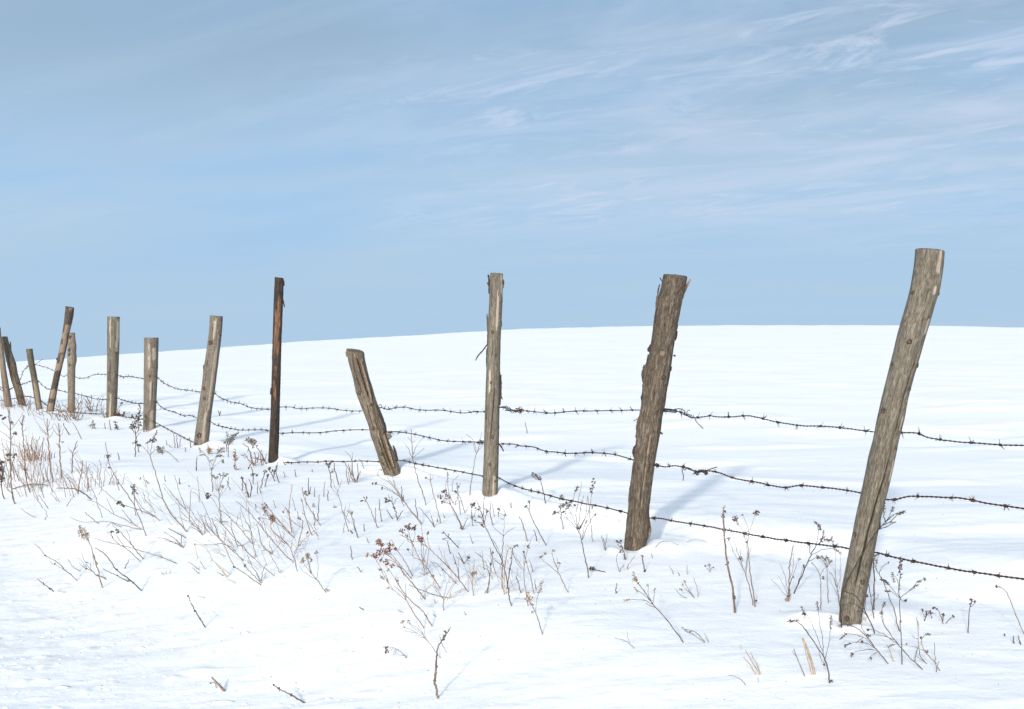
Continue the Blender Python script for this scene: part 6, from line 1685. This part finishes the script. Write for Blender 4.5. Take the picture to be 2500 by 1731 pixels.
plant('dry_spirea', WEED, 'tan spray of upright stems with pale russet tops, left of the large russet-clustered weed', 'tan',
      ['w3.4:B1576,1582 1535,1520 1490,1455 1430,1390', '+B1435,1395 1410,1300 1392,1210', '+B1430,1390 1390,1340 1355,1285', '+B1440,1400 1420,1330 1432,1270', '+B1490,1455 1500,1380 1502,1290 1484,1195', '+B1480,1450 1400,1405 1350,1370 1322,1325', '+B1440,1400 1415,1290 1400,1230'],
      ['B1358,1262 cluster 7', 'B1345,1285 cluster 5', 'B1395,1215 cluster 8', 'B1405,1245 cluster 6', 'B1484,1195 cluster 6', 'B1592,1552 leaf 8', 'B1432,1272 dot 4'], hm='s_tan')
plant('dry_weed', WEED, 'long leaning bundle of budded stems with one small dark leafy tip, left of centre', 'brown',
      ['w3:B772,1272 690,1190 600,1110 500,1010 400,900', 'w3:B702,1182 640,1130 560,1105 480,1118 398,1115', 'w3.2:B882,1252 790,1160 720,1085 630,985 560,905 500,850', '+B560,905 540,800 485,685 430,640', 'w3:B900,1236 880,1150 862,1090 848,1000 835,880 822,750', 'w2.8:B872,1112 800,1030 730,940 640,850 540,770', '+B700,910 720,850 740,795', 'w2.8:B720,1145 690,1050 660,960 655,880', '+B600,960 560,900 520,820', '+B770,990 820,980 860,1040'],
      ['B428,640 cluster 8', 'B420,660 dot 5', 'B640,850 dot 3'])
plant('dry_weed', WEED, 'tallest slanting stems with a leafy spike, in the middle of the leaning stems', 'brown',
      ['w3:B1272,1052 1200,985 1140,930 1060,880 990,860 928,852', 'w3.2:B1274,1052 1190,960 1100,860 1030,770 978,702', '+B1060,880 1040,830 1015,790', 'w3.2:B1262,1292 1160,1190 1060,1080 980,985 900,880 820,790 706,694', '+B980,985 945,920 925,860', 'w3.2:B1046,1212 990,1150 945,1100 930,1010 905,910', '+B1130,1110 1170,1040 1150,980', '+B1190,1110 1130,1000 1088,890', '+B960,960 955,900 940,870'],
      ['B985,775 spike 10', 'B970,760 dot 4', 'B925,855 dot 3'])
plant('dry_weed', WEED, 'small weed with a single dark nodding tip, right of the leaning stems', 'red', ['B1308,1132 1330,1020 1358,900 1320,862', '+B1310,1120 1390,1045 1450,995 1508,956', '+B1390,1045 1395,1010 1395,1000', '+B1310,1100 1330,1090 1395,1080 1415,1020', '+B1308,1132 1395,1205', '+B1345,960 1260,900 1190,790'], ['B1318,862 cluster 6', 'B1395,1005 dot 4'])
plant('dry_weed', WEED, 'upright budded stalk with a leafy dark tip, right of the leaning stems', 'red', ['w3.2:B1527,932 1470,850 1420,760 1375,680 1348,556', '+B1380,690 1388,640 1385,600', '+B1375,680 1385,720 1392,765'], ['B1385,600 leaf 7', 'B1375,625 leaf 7', 'B1392,635 leaf 6', 'B1380,612 cluster 5'])
plant('dry_weed', WEED, 'pair of tall budded stalks at the right side of the leaning stems', 'red', ['w3.2:B1446,1028 1410,940 1375,830 1355,740 1338,662', 'w3.2:B1246,1002 1230,880 1220,780 1228,680 1250,528', '+B1378,840 1360,815 1352,800', 'w2.4:B1502,1036 1450,960 1395,880', 'w2.6:B1280,782 1265,720 1255,660', '+B1225,830 1190,770 1160,800', '+B1222,800 1190,760 1180,750'], ['B1345,690 dot 3', 'B1165,800 dot 4'])
plant('dry_weed', WEED, 'sparse long stems in the lowest part of the leaning stems, bent over the white bank', 'brown',
      ['w3:B945,1512 880,1460 800,1405 735,1360 682,1325 640,1240 610,1170 575,1100 540,1050 470,865', 'w2.8:B955,1492 900,1440 840,1385 778,1308', 'w2.8:B955,1472 960,1400 978,1340 998,1298', 'w2.6:B946,1472 900,1390 850,1310 812,1215', 'w2.4:B982,1440 986,1410 988,1388', 'w2.4:B1076,1422 1010,1365 940,1310 880,1250', 'w2.2:B1136,1394 1100,1320 1062,1260 1040,1215', '+B850,1310 825,1290 815,1270', 'w2:B1150,1390 1142,1370 1136,1368'],
      ['B785,1318 dot 4', 'B682,1328 dot 4'])
plant('dry_grass', GRASS, 'tan bent grass stems lower left of the leaning stems', 'straw', ['w2.4:B622,1432 560,1350 475,1265 440,1190 400,1140 300,1108', 'w2.2:B612,1430 540,1340 470,1260', 'w2.2:B325,1250 312,1170 298,1112', 'w2.2:B652,1408 600,1370 560,1335', 'w2:B702,1495 650,1465 600,1435', '+B470,1260 455,1280 462,1300', 'w2:B605,1230 540,1205 480,1185'], ['B300,1112 dot 3'])
NB = []
for q in ('B582,1422 550,1400 518,1385', 'B406,1356 380,1320 354,1280', 'B346,1398 310,1370 276,1340', 'B346,1360 290,1320 234,1284'):
    NB.append(plant('broken_stalk', TWIG, 'short thin stalk low on the white bank, under the tan bent grass stems', 'brown', [q], (), 'stalks low on the white bank'))
numbered(NB, 'four thin stalks under the tan bent grass stems')
LFT = 'leaning budded stems left of centre'
LFTL = 'thin budded stem leaning left in the dense leaning patch beneath the side-knot and dark posts'
NB = []
for q in ('B226,988 180,940 110,850 50,775 0,688', 'B196,1152 140,1090 80,1040 0,990', 'B192,1147 110,1105 0,1068', 'B216,772 180,680 150,600 104,436', 'B352,992 290,920 220,845 155,775 140,655', 'B462,912 420,810 375,710 320,625 270,598', 'B250,892 256,740 266,582', 'B372,1012 300,900 200,760 90,640 0,518',
          'B346,702 342,600 326,446', 'B472,1032 400,950 320,860 248,758', 'B380,1030 330,960 250,900', 'B400,1010 395,920 360,820', 'B430,990 380,900 345,830 320,780', 'B360,1000 340,930 350,870', 'B480,1000 465,940 430,900', 'B440,960 400,860 405,810',
          'B520,1040 510,960 480,900 470,850', 'B220,990 180,900 150,790', 'B165,770 130,720 0,560', 'B210,770 140,700 60,590', 'B500,1030 440,950 380,910', 'B390,1020 300,960 250,940', 'B215,1052 130,1000 38,952', 'B540,1060 520,1000 525,940', 'B590,1090 600,1000 605,950', 'B540,900 600,890 620,900', 'B660,1105 620,1070 612,1062', 'B780,1180 740,1110 660,1060', 'B720,1130 790,1110 850,1080',
          'B260,640 240,720 235,760', 'B875,1105 870,1050 850,980', 'B780,1000 760,900 745,800', 'B840,960 800,890 760,800 750,740', 'B1010,1050 985,940 960,850', 'B1270,1200 1310,1130 1330,1110', 'B1180,1110 1130,1060 1060,970', 'B1065,1190 1030,1120 1045,1030', 'B1060,1205 1000,1170 950,1175', 'B940,870 915,900 925,950'):
    NB.append(plant('leaning_stem', WEED, LFTL, random.choice(('brown', 'tan', 'red', 'grey')), [('w%.1f:' % random.uniform(1.8, 2.8)) + q], (), LFT))
described(NB, 'stem', 'in the leaning patch')

# --- single broken stalks dotted over the snow
STUBS = {
    ('short stalks below the side-knot and slim dark posts', 'broken stalks before the side-knot and dark posts'):
        'B912,618 913,560 913,498|B946,612 938,590 930,558|B316,397 318,330 322,260|B151,528 151,500 150,468|B896,763 895,740 895,720|B1086,757 1076,720 1064,680|B645,585 630,540 612,495|B630,525 625,490 632,455|A1912,797 1914,740 1918,655|A1160,692 1155,650 1148,618|A1625,547 1622,520 1622,498',
    ('short stalks between the slim dark post and the split post', 'broken stalks between the dark and split posts'):
        'B1286,457 1280,420 1277,383|B1181,458 1175,430 1166,405|B1411,628 1410,550 1412,462|B1420,625 1425,590 1430,552|B1467,650 1468,600 1470,558|B1556,648 1562,580 1570,498|B1502,880 1506,760 1512,628|B1600,690 1598,640 1598,580|B1466,750 1462,720 1460,708|B1452,752 1450,735 1448,720|B1447,410 1447,395 1446,383|B1470,930 1466,860 1455,790|B1308,850 1304,820 1302,790|B1185,340 1170,320 1155,290|B1246,335 1246,320 1245,308',
    ('short stalks in the snow below the split post', 'broken stalks below the split post'):
        'C268,704 268,630 268,558|C325,692 322,640 317,578|C305,582 304,520 304,473|C432,668 405,620 378,570|C525,500 523,420 521,345|C157,787 153,750 149,714|C202,902 190,870 182,848|C42,1062 32,1000 26,928|C96,852 60,740 30,630 10,585|C40,810 30,790 20,775|C545,490 540,450 535,430|C675,650 665,560 655,470',
    ('thin stalk in the snow below the upright grey post', 'broken stalks below the upright grey post'):
        'C1590,558 1588,530 1584,500|C1748,884 1715,760 1690,690 1664,638|C1842,882 1828,830 1809,770|C1212,908 1200,860 1188,812|C1428,642 1418,590 1408,515|C1412,728 1390,640 1385,560 1390,488|C1312,645 1320,560 1328,445|C845,748 790,670 740,610 688,545|C836,742 826,690 808,634|C872,692 870,680 867,662|C1217,738 1208,680 1200,600|C940,655 935,640 928,625|C1465,645 1470,600 1475,565|C1480,545 1515,590 1530,645|C1685,1386 1665,1320 1638,1235|C1830,1352 1825,1310 1820,1258|C1800,1182 1780,1110 1760,1050|C350,1256 335,1235 312,1210|C150,1555 130,1540 106,1522|C130,1185 110,1155 85,1132|C1345,600 1350,560|C850,1490 848,1465 842,1445',
    ('short stalks before the gap between stout and side-knot posts', 'broken stalks before the stout post'):
        'A1706,572 1702,510 1688,428|A1736,572 1728,520 1718,448|A1752,562 1756,510 1762,468|A1424,953 1412,900 1396,833|A1450,920 1435,905 1420,885|A1752,928 1748,900 1745,864|A1612,903 1608,870 1604,838|A1360,880 1366,870 1372,858|A1670,575 1655,555 1640,540|A1860,570 1855,530 1845,470|A1806,608 1804,590 1804,570|A1845,950 1842,945 1836,936',
    ('thin stalks in front of the straight round post', 'broken stalks before the round post'):
        'A1082,400 1072,350 1066,298|A1026,388 1022,360 1020,328|A796,488 760,410 705,325|A674,445 640,390 615,330',
    ('small sprigs far out on the field behind the fence', 'sprigs out on the field'):
        'P395,1060 392,1040 384,1018|P395,1060 400,1040 406,1028|Q1297,1112 1290,1075 1283,1040',
}
for (lab, grp), s in STUBS.items():
    NB = []
    for q in s.split('|'):
        NB.append(plant('broken_stalk', TWIG, lab, random.choice(('dark', 'dark', 'brown', 'grey')), [('w%.1f:' % random.uniform(2.6, 3.8)) + q], (), grp))
    if len(NB) <= 16:
        numbered(NB, lab)
    else:
        described(NB, 'stalk', 'below the upright grey post')


# --- fine dry growth nobody could count, between the stems already standing there
def fine_growth(name, mat, label, n, box, lean, length, w):
    """box: pixel polygon rows (y, x0, x1) where the stems root"""
    m = MB()
    base = None
    for _ in range(n):
        y = random.uniform(box[0][0], box[-1][0])
        x0 = np.interp(y, [b[0] for b in box], [b[1] for b in box]); x1 = np.interp(y, [b[0] for b in box], [b[2] for b in box])
        x = random.uniform(x0, x1)
        d = hit(x, y)
        p = at(x, y, d)
        L = random.uniform(*length) * d / F
        a = math.radians(random.gauss(lean[0], lean[1]))
        v = Vector((math.sin(a), random.gauss(0, .3), math.cos(a))).normalized()
        bend = Vector((random.gauss(-.12, .12), random.gauss(0, .12), 0)) * L
        pts = [p - v * .02, p + v * L * .5, p + v * L + bend]
        pts = [Vector(q) for q in spline([tuple(q) for q in pts], 3)]
        r = w * .5 * d / F * random.uniform(.7, 1.2)
        m.tube(pts, [r * (1 - .5 * i / len(pts)) for i in range(len(pts))], 4, cap=False)
        if random.random() < .5:                        # a side twig
            q = pts[len(pts) // 2]
            u = (v + Vector((random.gauss(0, .5), random.gauss(0, .5), .1))).normalized()
            m.tube([q, q + u * L * .18, q + u * L * .34 + bend * .3], [r * .7, r * .6, r * .4], 4, cap=False)
        base = base or p
    o = m.build(name, MAT[mat], None, base)
    o['kind'] = 'stuff'
    o['label'] = label
    return o


fine_growth('undergrowth', 'straw_red', 'fine tan dry growth filling the thicket at the left edge', 70, [(1085, 40, 118), (1125, 20, 130), (1150, 15, 100), (1180, -20, 150), (1205, 0, 190)], (-6, 16), (22, 70), 1.1)
fine_growth('undergrowth', 'tan_grey', 'fine pale dry growth along the lower side of the left thicket', 60, [(1150, 90, 260), (1180, 60, 290), (1215, 40, 240)], (-14, 15), (22, 65), 1.0)
fine_growth('undergrowth', 'tan_grey', 'fine pale stems through the leaning patch left of centre', 60, [(1210, 330, 560), (1260, 340, 700), (1310, 420, 800), (1360, 520, 780), (1400, 600, 740)], (-30, 18), (30, 90), 1.0)
fine_growth('undergrowth', 'tan_grey', 'fine pale stems about the russet weeds in the lower centre', 36, [(1370, 1010, 1290), (1400, 980, 1280), (1445, 1010, 1260)], (-14, 24), (25, 70), 1.0)
fine_growth('undergrowth', 'brown', 'fine dark twigs about the feet of the leftmost posts', 70, [(990, 0, 130), (1010, 60, 260), (1030, 100, 200)], (-5, 24), (12, 38), 1.2)


# --- crumbs of crusted snow along the verge and flecks of dry matter on the snow
def clods(n):
    m = MB()
    ico = []
    t = (1 + 5 ** .5) / 2
    V0 = [Vector(v).normalized() for v in ((-1, t, 0), (1, t, 0), (-1, -t, 0), (1, -t, 0), (0, -1, t), (0, 1, t), (0, -1, -t), (0, 1, -t), (t, 0, -1), (t, 0, 1), (-t, 0, -1), (-t, 0, 1))]
    F0 = [(0, 11, 5), (0, 5, 1), (0, 1, 7), (0, 7, 10), (0, 10, 11), (1, 5, 9), (5, 11, 4), (11, 10, 2), (10, 7, 6), (7, 1, 8), (3, 9, 4), (3, 4, 2), (3, 2, 6), (3, 6, 8), (3, 8, 9), (4, 9, 5), (2, 4, 11), (6, 2, 10), (8, 6, 7), (9, 8, 1)]
    k = 0
    while k < n:
        x = random.uniform(-60, 1350); y = random.uniform(1440, 1760)
        if y < 1430 + max(0, x - 300) * .16 or random.random() > 1.1 - x / 1500:
            continue
        d = hit(x, y); p = at(x, y, d)
        r = random.uniform(1.5, 4.5) * (2.2 if random.random() < .12 else 1) * d / F
        wide = random.uniform(1.2, 3.2)
        b = len(m.v)
        for v in V0:
            q = v * r * random.uniform(.75, 1.25)
            m.v.append((p.x + q.x * wide, p.y + q.y * 1.3, p.z + q.z * .75 - r * .15))
        m.f += [tuple(b + i for i in f) for f in F0]
        k += 1
    o = m.build('snow_clods', MAT['snow'], None, at(400, 1600, hit(400, 1600)))
    o['kind'] = 'stuff'
    o['label'] = 'small clods of crusted snow scattered along the verge'


clods(240)


def flecks(n):
    m = MB()
    for _ in range(n):
        x = random.uniform(0, 2450); y = 1180 + 540 * random.random() ** .7
        d = hit(x, y); p = at(x, y, d)
        m.bit(p + Vector((0, 0, .001)), random.uniform(.7, 1.7) * d / F, Vector((random.gauss(0, 1), random.gauss(0, .6), .15)))
    o = m.build('plant_debris', MAT['s_tan'], None, at(1200, 1500, hit(1200, 1500)))
    o['kind'] = 'stuff'
    o['label'] = 'tiny flecks of dry plant matter blown over the snow'


flecks(170)
